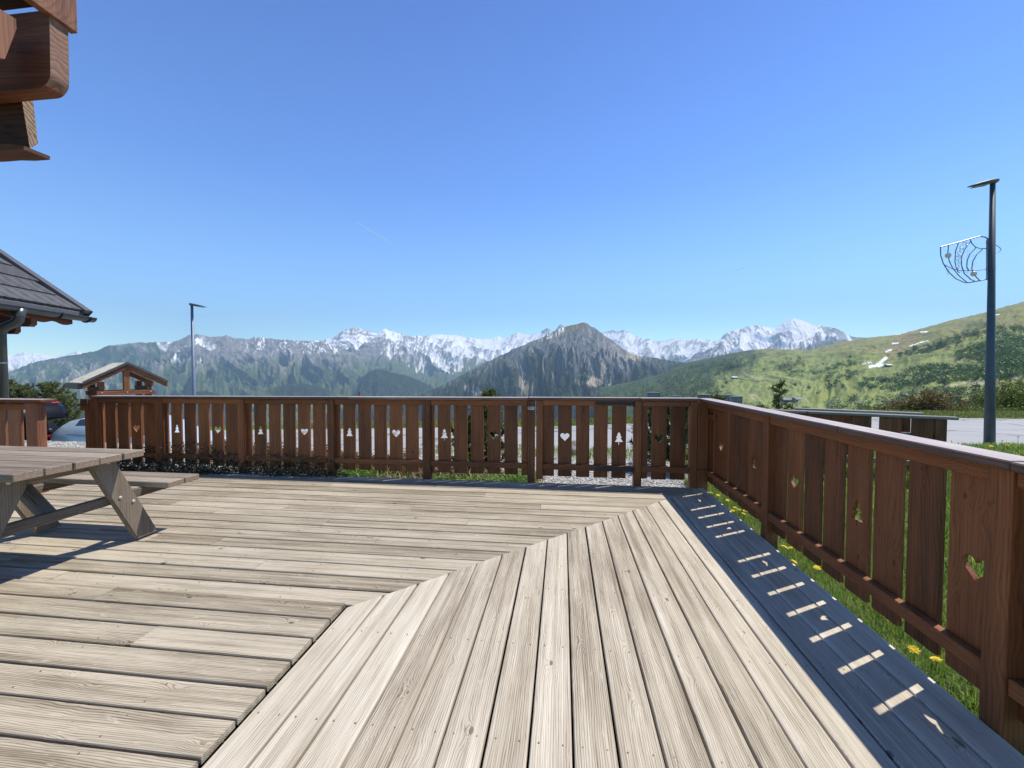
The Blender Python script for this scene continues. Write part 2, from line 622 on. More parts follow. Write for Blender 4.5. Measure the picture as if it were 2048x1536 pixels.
def asphalt_mat():
    m, nt, b = base_mat("sunbleached_asphalt", 0.85, 0.3)
    L = nt.links.new
    geo = node(nt, "ShaderNodeNewGeometry")
    n1 = node(nt, "ShaderNodeTexNoise")
    n1.inputs["Scale"].default_value = 0.5
    n1.inputs["Detail"].default_value = 7
    n1.inputs["Roughness"].default_value = 0.65
    mp = node(nt, "ShaderNodeMapping")
    mp.inputs["Scale"].default_value = (0.5, 1.6, 1)
    L(geo.outputs["Position"], mp.inputs[0])
    L(mp.outputs[0], n1.inputs["Vector"])
    n2 = node(nt, "ShaderNodeTexNoise")
    n2.inputs["Scale"].default_value = 55
    n2.inputs["Detail"].default_value = 3
    L(geo.outputs["Position"], n2.inputs["Vector"])
    r = ramp(nt, [(0.3, (0.27, 0.27, 0.265)), (0.55, (0.34, 0.34, 0.335)), (0.75, (0.40, 0.40, 0.39))])
    L(math_n(nt, 'ADD', math_n(nt, 'MULTIPLY', n1.outputs[0], 0.75), math_n(nt, 'MULTIPLY', n2.outputs[0], 0.25)), r.inputs[0])
    # tar-filled cracks
    v = node(nt, "ShaderNodeTexVoronoi")
    v.feature = 'DISTANCE_TO_EDGE'
    v.inputs["Scale"].default_value = 0.33
    nn = node(nt, "ShaderNodeTexNoise")
    nn.inputs["Scale"].default_value = 1.5
    nn.inputs["Detail"].default_value = 5
    L(geo.outputs["Position"], nn.inputs["Vector"])
    ad = node(nt, "ShaderNodeVectorMath", operation='ADD')
    L(geo.outputs["Position"], ad.inputs[0])
    L(nn.outputs[1], ad.inputs[1])
    L(ad.outputs[0], v.inputs["Vector"])
    cr = ramp(nt, [(0.0, (0.45,) * 3), (0.012, (0.45,) * 3), (0.02, (1,) * 3)])
    L(v.outputs["Distance"], cr.inputs[0])
    L(mixc(nt, 1.0, r.outputs[0], cr.outputs[0], 'MULTIPLY'), b.inputs["Base Color"])
    return m


m_asphalt = asphalt_mat()


def leaf_mat(name, cols, rough=0.6, trans=0.25):
    """leaves: colour per leaf"""
    m, nt, b = base_mat(name, rough, 0.3)
    L = nt.links.new
    geo = node(nt, "ShaderNodeNewGeometry")
    r = ramp(nt, [(i / max(1, len(cols) - 1), c) for i, c in enumerate(cols)])
    L(geo.outputs["Random Per Island"], r.inputs[0])
    L(r.outputs[0], b.inputs["Base Color"])
    if trans > 0:
        tr = node(nt, "ShaderNodeBsdfTranslucent")
        L(mixc(nt, 1.0, r.outputs[0], (1.5, 1.7, 0.8), 'MULTIPLY'), tr.inputs[0])
        mx = node(nt, "ShaderNodeMixShader")
        mx.inputs[0].default_value = trans
        L(b.outputs[0], mx.inputs[1])
        L(tr.outputs[0], mx.inputs[2])
        L(mx.outputs[0], nt.nodes["Material Output"].inputs[0])
    return m


m_grass = leaf_mat("grass_blades", [(0.08, 0.13, 0.025), (0.16, 0.24, 0.05), (0.24, 0.32, 0.085), (0.13, 0.20, 0.04), (0.38, 0.36, 0.19)], trans=0.35)
m_vergegrass = leaf_mat("verge_grass_blades", [(0.09, 0.12, 0.03), (0.16, 0.19, 0.05), (0.22, 0.22, 0.08), (0.28, 0.25, 0.12), (0.12, 0.15, 0.04)], trans=0.25)
m_needle = leaf_mat("pine_needles", [(0.04, 0.058, 0.02), (0.085, 0.11, 0.035), (0.15, 0.17, 0.055), (0.23, 0.22, 0.08)], trans=0.12)
m_rustleaf = leaf_mat("rusty_shrub_leaves", [(0.06, 0.035, 0.02), (0.16, 0.08, 0.04), (0.22, 0.15, 0.06), (0.10, 0.12, 0.04), (0.20, 0.11, 0.07)], trans=0.2)
m_ivy = leaf_mat("dark_creeper_leaves", [(0.015, 0.02, 0.01), (0.03, 0.04, 0.018), (0.06, 0.06, 0.03), (0.09, 0.06, 0.035), (0.30, 0.28, 0.18)], trans=0.05)
m_greenleaf = leaf_mat("green_cover_leaves", [(0.06, 0.12, 0.025), (0.12, 0.22, 0.04), (0.17, 0.30, 0.06), (0.10, 0.15, 0.03)], trans=0.3)
m_olive = leaf_mat("olive_bush_leaves", [(0.07, 0.09, 0.02), (0.14, 0.16, 0.035), (0.20, 0.21, 0.05), (0.09, 0.11, 0.03)], trans=0.2)
m_straw = leaf_mat("dry_stems", [(0.35, 0.24, 0.14), (0.45, 0.34, 0.22), (0.25, 0.16, 0.10)], trans=0.0)
m_bark = simple("bark", (0.07, 0.05, 0.035), 0.9, var=0.4, scale=20)

# ------------------------------------------------------------------ near ground
# terrace ground, embankment, car park and road form one gently falling sheet
def road_z(x):
    return np.interp(x, [-40, -18, 0, 8, 10], [-1.9, -1.7, -0.76, -0.25, -0.22])


def plateau_edge(x):
    return np.interp(x, [-40, -8, 0, 5, 9, 30], [7.0, 7.0, 7.6, 8.2, 9.0, 9.4])


def road_near(x):
    return np.interp(x, [-60, -9, 0, 5, 9, 14, 40], [8.7, 8.7, 9.6, 9.4, 9.3, 9.7, 12])


def road_far(x):
    return np.interp(x, [-60, -18, 0, 10, 20, 60], [22, 18.6, 15.4, 14.9, 15.1, 18])


def ground_z(x, y):
    x = np.asarray(x, float)
    y = np.asarray(y, float)
    plate = -0.17 + 0.02 * fbm(x * 1.3, y * 1.3, 3) + 0.09 * sstep(-3, -7, x) * sstep(5.5, 6.5, y)
    rz = road_z(x)
    e0, e1 = plateau_edge(x), road_near(x)
    t = sstep(e0 - 0.2, e1, y)
    z = plate * (1 - t) + rz * t
    rf = road_far(x)
    z = z + 0.07 * sstep(rf + 0.05, rf + 0.9, y) * (1 + 0.3 * fbm(x * 0.4, y * 0.4, 3))
    d = np.maximum(0, y - rf - 1.3)
    z = z - 0.36 * d - 0.0009 * d * d + 0.4 * sstep(0, 25, d) * fbm(x * 0.08, y * 0.08, 4)
    # the hillside carries on level to the sides of the frame and behind
    return z


def grid_sheet(name, xs, ys, zf, mat, kind="structure", smooth=True):
    X, Y = np.meshgrid(xs, ys, indexing='ij')
    Z = zf(X, Y)
    n, m = X.shape
    V = np.stack([X.ravel(), Y.ravel(), Z.ravel()], 1)
    i = np.arange(n - 1)[:, None] * m + np.arange(m - 1)[None]
    Fq = np.stack([i, i + m, i + m + 1, i + 1], -1).reshape(-1, 4)
    return fast_mesh(name, V, Fq, mat, smooth, kind)


def fast_mesh(name, V, Fq, mat, smooth=False, kind=None, color=None, parent=None):
    me = bpy.data.meshes.new(name)
    V = np.asarray(V, np.float32)
    Fq = np.asarray(Fq, np.int32)
    k = Fq.shape[1]
    me.vertices.add(len(V))
    me.vertices.foreach_set("co", V.ravel())
    me.loops.add(Fq.size)
    me.loops.foreach_set("vertex_index", Fq.ravel())
    me.polygons.add(len(Fq))
    me.polygons.foreach_set("loop_start", np.arange(len(Fq), dtype=np.int32) * k)
    me.polygons.foreach_set("loop_total", np.full(len(Fq), k, np.int32))
    if smooth:
        me.polygons.foreach_set("use_smooth", np.ones(len(Fq), bool))
    me.update(calc_edges=True)
    me.validate()
    if color is not None:
        a = me.color_attributes.new("Col", 'FLOAT_COLOR', 'POINT')
        cc = np.ones((len(V), 4), np.float32)
        cc[:, :3] = color
        a.data.foreach_set("color", cc.ravel())
    me.materials.append(mat)
    o = bpy.data.objects.new(name, me)
    col.objects.link(o)
    if kind:
        o["kind"] = kind
    if parent:
        o.parent = parent
    return o


def ground_mat():
    """soil and short turf of the plateau, verge and slope below"""
    m, nt, b = base_mat("turf_and_soil", 0.95, 0.1)
    L = nt.links.new
    geo = node(nt, "ShaderNodeNewGeometry")
    n = node(nt, "ShaderNodeTexNoise")
    n.inputs["Scale"].default_value = 1.6
    n.inputs["Detail"].default_value = 8
    n.inputs["Roughness"].default_value = 0.7
    L(geo.outputs["Position"], n.inputs["Vector"])
    r = ramp(nt, [(0.3, (0.05, 0.075, 0.02)), (0.5, (0.085, 0.13, 0.03)), (0.62, (0.13, 0.17, 0.045)), (0.75, (0.20, 0.17, 0.09))])
    L(n.outputs[0], r.inputs[0])
    L(r.outputs[0], b.inputs["Base Color"])
    n2 = node(nt, "ShaderNodeTexNoise")
    n2.inputs["Scale"].default_value = 30
    n2.inputs["Detail"].default_value = 5
    L(geo.outputs["Position"], n2.inputs["Vector"])
    bp = node(nt, "ShaderNodeBump")
    bp.inputs["Strength"].default_value = 0.8
    bp.inputs["Distance"].default_value = 0.03
    L(n2.outputs[0], bp.inputs["Height"])
    L(bp.outputs[0], b.inputs["Normal"])
    return m


m_turf = ground_mat()
xs = np.concatenate([np.linspace(-400, -45, 25), np.linspace(-40, 40, 241), np.linspace(45, 400, 25)])
ys = np.concatenate([np.linspace(-60, 4, 20), np.linspace(4.5, 26, 110), np.linspace(28, 320, 60)])
ground = grid_sheet("ground", xs, ys, lambda x, y: ground_z(x, y) - 0.012, m_turf)


def strip(name, x0, x1, nx, ya, yb, ny, lift, mat, kind="structure"):
    xs = np.linspace(x0, x1, nx)
    V = []
    for x in xs:
        a, b_ = ya(x), yb(x)
        for t in np.linspace(0, 1, ny):
            y = a + (b_ - a) * t
            V.append((x, y, 0))
    V = np.array(V)
    V[:, 2] = ground_z(V[:, 0], V[:, 1]) + lift
    i = np.arange(nx - 1)[:, None] * ny + np.arange(ny - 1)[None]
    Fq = np.stack([i, i + ny, i + ny + 1, i + 1], -1).reshape(-1, 4)
    return fast_mesh(name, V, Fq, mat, True, kind)


road = strip("road", -60, 60, 241, lambda x: float(road_near(x)) - 0.05, lambda x: float(road_far(x)), 30, 0.008, m_asphalt)
gravel = strip("gravel_path", -12, 1.9, 140, lambda x: 4.83, lambda x: float(road_near(x)) - 0.12, 40, 0.004, m_gravel)


def leaf_quads(P, size, flat=0.0, elong=1.6, jitter=0.4, droop=0.0):
    """one small folded leaf (two triangles) at each point"""
    n = len(P)
    s = size * (1 + jitter * (rng.random(n) * 2 - 1))
    d = rng.normal(size=(n, 3))
    d[:, 2] = d[:, 2] * (1 - flat) - droop
    d /= np.linalg.norm(d, axis=1)[:, None]
    e = rng.normal(size=(n, 3))
    e[:, 2] *= (1 - flat)
    e -= d * (e * d).sum(1)[:, None]
    e /= np.linalg.norm(e, axis=1)[:, None] + 1e-9
    a = P
    b = P + d * (s * elong * 0.5)[:, None] + e * (s * 0.5)[:, None]
    c = P + d * (s * elong)[:, None]
    f = P + d * (s * elong * 0.5)[:, None] - e * (s * 0.5)[:, None]
    V = np.stack([a, b, c, f], 1).reshape(-1, 3)
    Fq = np.arange(n * 4).reshape(-1, 4)
    return V, Fq


def blades(P, h, w, lean=0.5):
    n = len(P)
    a = rng.random(n) * 2 * math.pi
    L = rng.random(n) * lean
    hh = h * (0.5 + rng.random(n))
    dx, dy = np.cos(a), np.sin(a)
    wv = np.stack([-dy, dx, np.zeros(n)], 1) * (w * (0.6 + 0.8 * rng.random(n)))[:, None]
    m = P + np.stack([dx * L * hh * 0.35, dy * L * hh * 0.35, hh * 0.6], 1)
    t = P + np.stack([dx * L * hh, dy * L * hh, hh * (1 - 0.35 * L)], 1)
    V = np.stack([P - wv, P + wv, m + wv * 0.7, t, m - wv * 0.7], 1).reshape(-1, 3)
    i = np.arange(n)[:, None] * 5
    Fq = np.concatenate([i + np.array([[0, 1, 2, 4]])], 0)
    tri = i + np.array([[4, 2, 3, 3]])
    return V, i, Fq


def blade_mesh(name, P, h, w, mat, lean=0.6, kind="stuff", **kw):
    V, i, q = blades(P, h, w, lean)
    # two triangles + tip triangle per blade
    T = np.concatenate([i + np.array([[0, 1, 2]]), i + np.array([[0, 2, 4]]), i + np.array([[4, 2, 3]])], 0)
    return fast_mesh(name, V, T, mat, False, kind, **kw)


# gravel stones standing proud close to the gate
def stones(name, P, s, mat):
    n = len(P)
    base = np.array([(1, 0, 0), (-1, 0, 0), (0, 1, 0), (0, -1, 0), (0, 0, 1), (0, 0, -1)], float)
    tri = np.array([(0, 2, 4), (2, 1, 4), (1, 3, 4), (3, 0, 4), (2, 0, 5), (1, 2, 5), (3, 1, 5), (0, 3, 5)])
    sc_ = s * (0.5 + rng.random((n, 1, 1))) * (0.6 + 0.7 * rng.random((n, 6, 1)))
    a = rng.random(n) * 6.28
    ca, sa = np.cos(a), np.sin(a)
    B = np.repeat(base[None], n, 0) * sc_
    B[:, :, 2] *= 0.6
    X = B[:, :, 0] * ca[:, None] - B[:, :, 1] * sa[:, None]
    Y = B[:, :, 0] * sa[:, None] + B[:, :, 1] * ca[:, None]
    V = np.stack([X, Y, B[:, :, 2]], -1) + P[:, None]
    T = (tri[None] + (np.arange(n) * 6)[:, None, None]).reshape(-1, 3)
    return fast_mesh(name, V.reshape(-1, 3), T, mat, False, "stuff")


n = 26000
X = rng.uniform(-11.5, 1.8, n)
Y = 4.9 + rng.random(n) ** 1.5 * 3.6
P = np.stack([X, Y, ground_z(X, Y) + 0.006], 1)
tag(stones("gravel_stones", P, 0.016, m_pebble), "loose pale gravel lying beyond the front railing", "gravel", kind="stuff")

# ------------------------------------------------------------------ deck
PR, X0 = 0.1519095, -1.1722349
PL, Y0 = 0.1567931, 2.149619
MIT = 3.2933644           # seam: y = x + MIT
DECK_X, DECK_Y = 1.558, 4.815
deck = empty("terrace_deck", (0, 0, 0), kind="structure")


def plank_mesh(L, w, t, ka=0.0, kb=0.0, bev=0.006):
    """board along local x from 0 to L, ends cut by slopes ka, kb"""
    h = w / 2
    prof = [(-h, -t), (h, -t), (h, -bev), (h - bev * 0.4, -bev * 0.25), (h - bev * 1.3, 0), (-h + bev * 1.3, 0), (-h + bev * 0.4, -bev * 0.25), (-h, -bev)]
    V = [(ka * y, y, z) for y, z in prof] + [(L + kb * y, y, z) for y, z in prof]
    k = len(prof)
    Fc = [tuple(range(k))[::-1], tuple(range(k, 2 * k))]
    for i in range(k):
        j = (i + 1) % k
        Fc.append((i, j, j + k, i + k))
    return V, Fc


screw = MB()
# boards running away from the viewer (local x -> world +y)
for k in range(18):
    xa = X0 + k * PR
    xc = xa + PR / 2
    w = PR - 0.0085
    yend = xc + MIT - 0.003
    segs = [(-2.4, yend)]
    if k in (3, 8, 14):
        segs = [(-2.4, -0.6 + 0.3 * (k % 3)), (-0.6 + 0.3 * (k % 3) + 0.003, yend)]
    for a, b_ in segs:
        V, Fc = plank_mesh(b_ - a, w, 0.027, 0.0, -1.0 if b_ == yend else 0.0)
        o = obj("plank", V, Fc, m_deckR, deck, (xc, a, random.uniform(-0.0012, 0.0012)), (R(random.uniform(-0.5, 0.5)), 0, math.pi / 2 + R(random.uniform(-0.03, 0.03))))
    for yy in np.arange(0.9, yend - 0.05, 0.52):
        for s in (-0.042, 0.042):
            screw.add(*tube([(xc + s, yy, -0.004), (xc + s, yy, 0.0016)], 0.0035, 6))
# boards running left-right (local x -> world +x)
j0 = int(math.ceil((2.15 + 1.6) / PL))
for j in range(-17, j0):
    yb = Y0 - j * PL                     # far edge of the row
    yc = yb - PL / 2
    w = PL - 0.0115
    if yc + w / 2 > DECK_Y + 0.02:
        continue
    if j < 0:
        xe = min(yc - MIT + 0.003, DECK_X)
        kb = 1.0
        raise_ = 0.0
    else:
        xe = X0 - 0.012
        kb = 0.0
        raise_ = 0.016
    xl = -6.3 if yc > 3.6 else -8.2
    cuts = sorted(c for c in (-4.95 + 0.6 * ((j * 5) % 4), -1.9 + 0.6 * ((j * 3) % 5) - 0.7) if xl + 0.4 < c < xe - 0.5)
    xsb = [xl] + cuts + [xe]
    for a, b_ in zip(xsb[:-1], xsb[1:]):
        g = 0.003 if a != xl else 0
        V, Fc = plank_mesh(b_ - a - g, w, 0.027, 0.0, kb if b_ == xe else 0.0)
        obj("plank", V, Fc, m_deckL, deck, (a + g, yc, raise_ + random.uniform(-0.0015, 0.0015)), (R(random.uniform(-0.7, 0.7)), 0, 0))
    for xx in np.arange(-5.2, xe - 0.05, 0.6):
        for s in (-0.045, 0.045):
            screw.add(*tube([(xx, yc + s, raise_ - 0.004), (xx, yc + s, raise_ + 0.0016)], 0.0035, 6))
s_ = screw.build("screw_heads", m_screw, deck)
s_["kind"] = "stuff"
# joists and edge beams below the boards
jb = MB()
for y in np.arange(-2.0, 4.7, 0.6):
    jb.box(-1.15 if y < 2.1 else y - MIT + 0.06, 1.53, y, y + 0.06, -0.15, -0.031)
for x in np.arange(-8.0, 1.0, 0.6):
    y1 = 4.78 if x > -6.2 else 3.55
    jb.box(x, x + 0.06, -1.5, y1 if x < -1.2 else y1, -0.1505, -0.0325 + 0.0) if x < -1.25 else None
jb.box(1.515, 1.552, -2.4, 4.80, -0.16, -0.029)
jb.box(-6.28, 1.50, 4.775, 4.808, -0.16, -0.029)
jb.build("joist", m_concrete, deck)

# ------------------------------------------------------------------ railings
def heart(cx, cz, w, h):
    pts = []
    for i in range(28):
        t = 2 * math.pi * i / 28
        x = 16 * math.sin(t) ** 3
        y = 13 * math.cos(t) - 5 * math.cos(2 * t) - 2 * math.cos(3 * t) - math.cos(4 * t)
        pts.append((cx + x / 32 * w, cz + (y + 2.5) / 29 * h))
    return pts[::-1]


def firtree(cx, cz, w, h):
    p = [(0, .5), (.27, .27), (.14, .27), (.40, .04), (.2, .04), (.52, -.28), (.05, -.28), (.05, -.5)]
    p = p + [(-x, z) for x, z in p[::-1]]
    q = []
    for x, z in p:
        if not q or (abs(q[-1][0] - x) + abs(q[-1][1] - z)) > 1e-6:
            q.append((x, z))
    if q[0] == (q[-1][0], q[-1][1]):
        q.pop()
    return [(cx + x * w, cz + z * h) for x, z in q][::-1]


def slat(parent, x0, x1, z0, z1, yf, t=0.020, cut=None, mat=None, cutz=0.52):
    """upright board, front face at yf; slightly dished corners"""
    cx = (x0 + x1) / 2
    h = (x1 - x0) / 2
    zc = (z0 + z1) / 2
    hz = (z1 - z0) / 2
    b = 0.004
    outer = [(-h, -hz + b), (-h + b, -hz), (h - b, -hz), (h, -hz + b), (h, hz - b), (h - b, hz), (-h + b, hz), (-h, hz - b)]
    holes = []
    if cut == 'heart':
        holes = [heart(0, cutz - zc, 0.107, 0.100)]
    elif cut == 'tree':
        holes = [firtree(0, cutz - zc, 0.090, 0.150)]
    V, Fc = prism(outer, holes, 0, t)
    return obj("slat", V, Fc, mat or m_stainZ, parent, (cx, yf, zc), (0, R(random.uniform(-0.25, 0.25)), 0))


def piece(name, parent, x0, x1, y0, y1, z0, z1, mat, b=0.004, rot=None):
    c = ((x0 + x1) / 2, (y0 + y1) / 2, (z0 + z1) / 2)
    V, Fc = cbox(x0 - c[0], x1 - c[0], y0 - c[1], y1 - c[1], z0 - c[2], z1 - c[2], b)
    return obj(name, V, Fc, mat, parent, c, rot)


FY = 4.822               # front face of the posts
SY = FY + 0.060          # front face of the slats
kS = SY / 4.8
kP = FY / 4.8


def capz(x):
    return 0.955 + (x + 6.1) * (0.995 - 0.955) / 7.6


def front_run(parent, posts, slats_, cuts, x0, x1, railx):
    for a, b_ in posts:
        zt = capz(a) - 0.034
        piece("post", parent, a, b_, FY, FY + 0.088, -0.25, zt, m_stainZ, 0.006)
    for a, b_ in railx:
        zt = capz((a + b_) / 2)
        zc = zt - 0.034 - 0.032
        rx = -math.atan(0.04 / 7.6)
        piece("top_rail", parent, a, b_, FY + 0.016, SY - 0.001, zc - 0.031, zc + 0.030, m_stainX, 0.004, (0, rx, 0))
        piece("bottom_rail", parent, a, b_, FY + 0.012, SY - 0.001, 0.150, 0.213, m_stainX, 0.004, (0, rx * 0.3, 0))
    for i, (a, b_) in enumerate(slats_):
        zt = capz((a + b_) / 2) - 0.037
        slat(parent, a * kS, b_ * kS, 0.064 + random.uniform(-0.004, 0.004), zt, SY, cut=cuts.get(i), cutz=0.522)


r1 = empty("wooden_railing", (0, 0, 0), 0, "long stained railing with heart and fir cut-outs along the far terrace edge, left of gate", "railing")
posts = [(-6.20, -6.09), (-5.232, -5.135), (-4.066, -3.976), (-2.862, -2.775), (-1.656, -1.557), (-0.396, -0.313)]
posts = [(a * kP, b_ * kP) for a, b_ in posts]
slA = [(-6.09, -5.995), (-5.957, -5.809), (-5.771, -5.618), (-5.575, -5.43), (-5.387, -5.20),
       (-5.12, -5.041), (-4.993, -4.846), (-4.804, -4.648), (-4.607, -4.457), (-4.416, -4.262), (-4.222, -4.03),
       (-3.95, -3.87), (-3.83, -3.676), (-3.631, -3.478), (-3.439, -3.282), (-3.243, -3.083), (-3.044, -2.886),
       (-2.80, -2.692), (-2.651, -2.497), (-2.455, -2.296), (-2.254, -2.098), (-2.06, -1.901), (-1.86, -1.701),
       (-1.60, -1.503), (-1.462, -1.307), (-1.267, -1.108), (-1.064, -0.911), (-0.867, -0.711), (-0.668, -0.51), (-0.467, -0.36)]
cutA = {0: 'tree', 3: 'heart', 6: 'tree', 9: 'heart', 12: 'tree', 15: 'heart', 18: 'tree', 21: 'heart', 24: 'tree', 27: 'heart'}
rl = [(posts[i][1] + 0.002, posts[i + 1][0] - 0.002) for i in range(5)]
front_run(r1, posts, slA, cutA, 0, 0, rl)


def cap(parent, x0, x1, y0, y1, t=0.033, lift=0.0, mat=None):
    c = ((x0 + x1) / 2, (y0 + y1) / 2)
    z0_, z1_ = capz(x0) + lift, capz(x1) + lift
    zc = (z0_ + z1_) / 2 - t / 2
    V, Fc = cbox(-(x1 - x0) / 2, (x1 - x0) / 2, -(y1 - y0) / 2, (y1 - y0) / 2, -t / 2, t / 2, 0.005)
    return obj("cap_board", V, Fc, mat or m_cap, parent, (c[0], c[1], zc), (0, -math.atan2(z1_ - z0_, x1 - x0), 0))


cap(r1, -6.17, -2.60, 4.795, 4.935)
cap(r1, -2.597, -0.395, 4.796, 4.934)
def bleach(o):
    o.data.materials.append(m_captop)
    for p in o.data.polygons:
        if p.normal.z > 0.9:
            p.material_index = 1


# latch block on the entrance post
piece("gate_stop", r1, -6.31, -6.235, 4.83, 4.87, -0.1, 0.90, m_stainZ)
piece("gate_stop", r1, -6.335, -6.225, 4.80, 4.829, 0.76, 0.915, m_stainX)
V, Fc = tube([(-6.36, 4.79, 0.835), (-6.22, 4.79, 0.842)], 0.007, 6)
obj("latch_pin", V, Fc, m_black, r1)

gate = empty("wooden_gate", (0.80, 4.86, 0), 0, "small stained wooden gate with black strap hinges, a heart and a fir cut-out", "gate")
gx, gy = 0.80, 4.86
piece("stile", gate, -0.298 - gx, -0.221 - gx, FY - gy, FY + 0.045 - gy, 0.035, capz(0) - 0.036, m_stainZ)
piece("top_rail", gate, -0.219 - gx, 0.79 - gx, FY + 0.01 - gy, SY - 0.001 - gy, 0.895, 0.955, m_stainX)
piece("bottom_rail", gate, -0.219 - gx, 0.79 - gx, FY + 0.01 - gy, SY - 0.001 - gy, 0.148, 0.212, m_stainX)
gs = [(-0.219, -0.089), (-0.046, 0.111), (0.159, 0.309), (0.358, 0.512), (0.558, 0.716)]
for i, (a, b_) in enumerate(gs):
    slat(gate, a * kS - gx, b_ * kS - gx, 0.062, capz(0) - 0.037, SY - gy, cut={1: 'heart', 4: 'tree'}.get(i), cutz=0.520)
o = cap(gate, -0.392, 0.868, 4.796, 4.934, lift=0.002)
o.location.x -= gx
o.location.y -= gy
for z0_, z1_ in ((0.905, 0.945), (0.153, 0.203)):
    V, Fc = prism([(-0.41, z0_), (-0.44, (z0_ + z1_) / 2), (-0.41, z1_), (-0.005, z1_), (-0.005, z0_)], [], FY + 0.002 - gy, FY + 0.009 - gy)
    h = obj("strap_hinge", V, Fc, m_black, gate)
    V, Fc = tube([(0.0, FY - 0.006 - gy, z0_ - 0.012), (0.0, FY - 0.006 - gy, z1_ + 0.012)], 0.011, 10)
    obj("hinge_pin", V, Fc, m_black, h)
b_ = MB()
b_.box(-0.392 - gx, -0.318 - gx, FY - 0.012 - gy, FY - 0.002 - gy, 0.872, 0.880, 0.001)
b_.box(-0.392 - gx, -0.318 - gx, FY - 0.012 - gy, FY - 0.002 - gy, 0.844, 0.856, 0.001)
b_.tube([(-0.40 - gx, FY - 0.012 - gy, 0.865), (-0.29 - gx, FY - 0.012 - gy, 0.865)], 0.006, 8)
b_.tube([(-0.305 - gx, FY - 0.014 - gy, 0.94), (-0.305 - gx, FY - 0.014 - gy, 0.80)], 0.004, 8)
b_.build("latch_bolt", m_metal, gate)

r2_ = empty("wooden_railing", (0, 0, 0), 0, "short stained railing panel between the gate and the terrace corner", "railing")
front_run(r2_, [(0.802 * kP, 0.888 * kP), (1.408 * kP, 1.484 * kP)],
          [(0.87, 0.950), (0.993, 1.153), (1.197, 1.355), (1.40, 1.47)], {1: 'heart'}, 0, 0, [(0.888 * kP + 0.002, 1.408 * kP - 0.002)])
cap(r2_, 0.872, 1.508, 4.797, 4.933)

# right railing: built along local x = distance towards the viewer, then turned
r3 = empty("wooden_railing", (1.562, 4.80, 0), -math.pi / 2, "stained railing with heart and fir cut-outs running along the right edge of the terrace", "railing")
# local x = 4.80 - Y, local y = X - 1.562
def lx(y):
    return 4.80 - y


piece("post", r3, lx(4.911), lx(4.823), -0.068, 0.045, -0.25, 0.955, m_stainZ, 0.006)
for ya, yb in ((3.478, 3.390), (1.737, 1.649), (0.02, -0.07)):
    piece("post", r3, lx(ya), lx(yb), 0.0, 0.089, -0.25, 0.955, m_stainZ, 0.006)
sly = [(4.755, 4.66), (4.612, 4.349), (4.302, 4.136), (4.090, 3.930), (3.885, 3.699), (3.655, 3.50),
       (3.385, 3.238), (3.200, 3.039), (3.002, 2.838), (2.800, 2.630), (2.590, 2.425), (2.378, 2.208),
       (2.168, 1.990), (1.950, 1.760),
       (1.60, 1.43), (1.39, 1.22), (1.18, 1.01), (0.97, 0.80), (0.76, 0.59), (0.55, 0.38), (0.34, 0.17)]
gm = [4.68, 4.28, 4.072, 3.853, 3.645, 3.43, 3.222, 3.012, 2.803, 2.594, 2.384, 2.172, 1.960, 1.69, 1.48, 1.27, 1.06, 0.85, 0.64, 0.43]
GW = 0.0215
sly = [(4.86, gm[0] + 0.010)] + [(gm[i] - GW, gm[i + 1] + GW) for i in range(len(gm) - 1)]
cutR = {1: 'heart', 4: 'tree', 7: 'heart', 10: 'tree', 13: 'heart', 16: 'tree', 19: 'heart'}
for i, (ya, yb) in enumerate(sly):
    slat(r3, lx(ya), lx(yb), 0.064 + random.uniform(-0.004, 0.004), 0.953, 0.052, cut=cutR.get(i), cutz=0.520)
for ya, yb in ((4.821, 3.480), (3.388, 1.739), (1.647, 0.022)):
    piece("top_rail", r3, lx(ya), lx(yb), 0.012, 0.051, 0.893, 0.953, m_stainX)
    piece("bottom_rail", r3, lx(ya), lx(yb), 0.010, 0.051, 0.150, 0.212, m_stainX)
piece("filler_block", r3, lx(4.80), lx(4.60), 0.012, 0.0511, 0.775, 0.825, m_stainX)
for ya, yb in ((4.93, 1.62), (1.617, -0.4)):
    L_ = ya - yb
    V, Fc = cbox(-L_ / 2, L_ / 2, -0.07, 0.07, -0.0165, 0.0165, 0.005)
    obj("cap_board", V, Fc, m_cap, r3, (lx((ya + yb) / 2), 0.030, 0.9735), (0, R(-0.05), 0))

# left railing beside the entrance
r4 = empty("wooden_railing", (-5.40, 3.72, 0), 0, "end of a stained wooden railing under the downpipe, left of the terrace entrance", "railing")
piece("post", r4, -0.175, -0.035, 0.0, 0.09, -0.25, 0.955, m_chaletZ, 0.008)
for i in range(6):
    a = -0.29 - 0.20 * i
    slat(r4, a - 0.155, a, 0.06, 0.95, 0.045, mat=m_chaletZ)
piece("top_rail", r4, -1.6, -0.178, 0.01, 0.044, 0.88, 0.94, m_stainX)
piece("bottom_rail", r4, -1.6, -0.178, 0.01, 0.044, 0.15, 0.21, m_stainX)
piece("cap_board", r4, -1.7, 0.06, -0.03, 0.12, 0.957, 0.990, m_chalet, 0.006)

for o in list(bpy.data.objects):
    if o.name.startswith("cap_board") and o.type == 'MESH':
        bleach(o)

# ------------------------------------------------------------------ picnic table
tb = empty("picnic_table", (-3.62, 2.31, 0.016), 0, "weathered wooden picnic table with attached bench seats on the left of the deck", "table")
TX, TY = -3.62, 2.31


def two_tone(name, x0, x1, y0, y1, z0, z1, mat, endm, parent, b=0.005):
    o = piece(name, parent, x0, x1, y0, y1, z0, z1, mat, b)
    o.data.materials.append(endm)
    for p in o.data.polygons:
        if abs(p.normal.x) > 0.9:
            p.material_index = 1
    return o


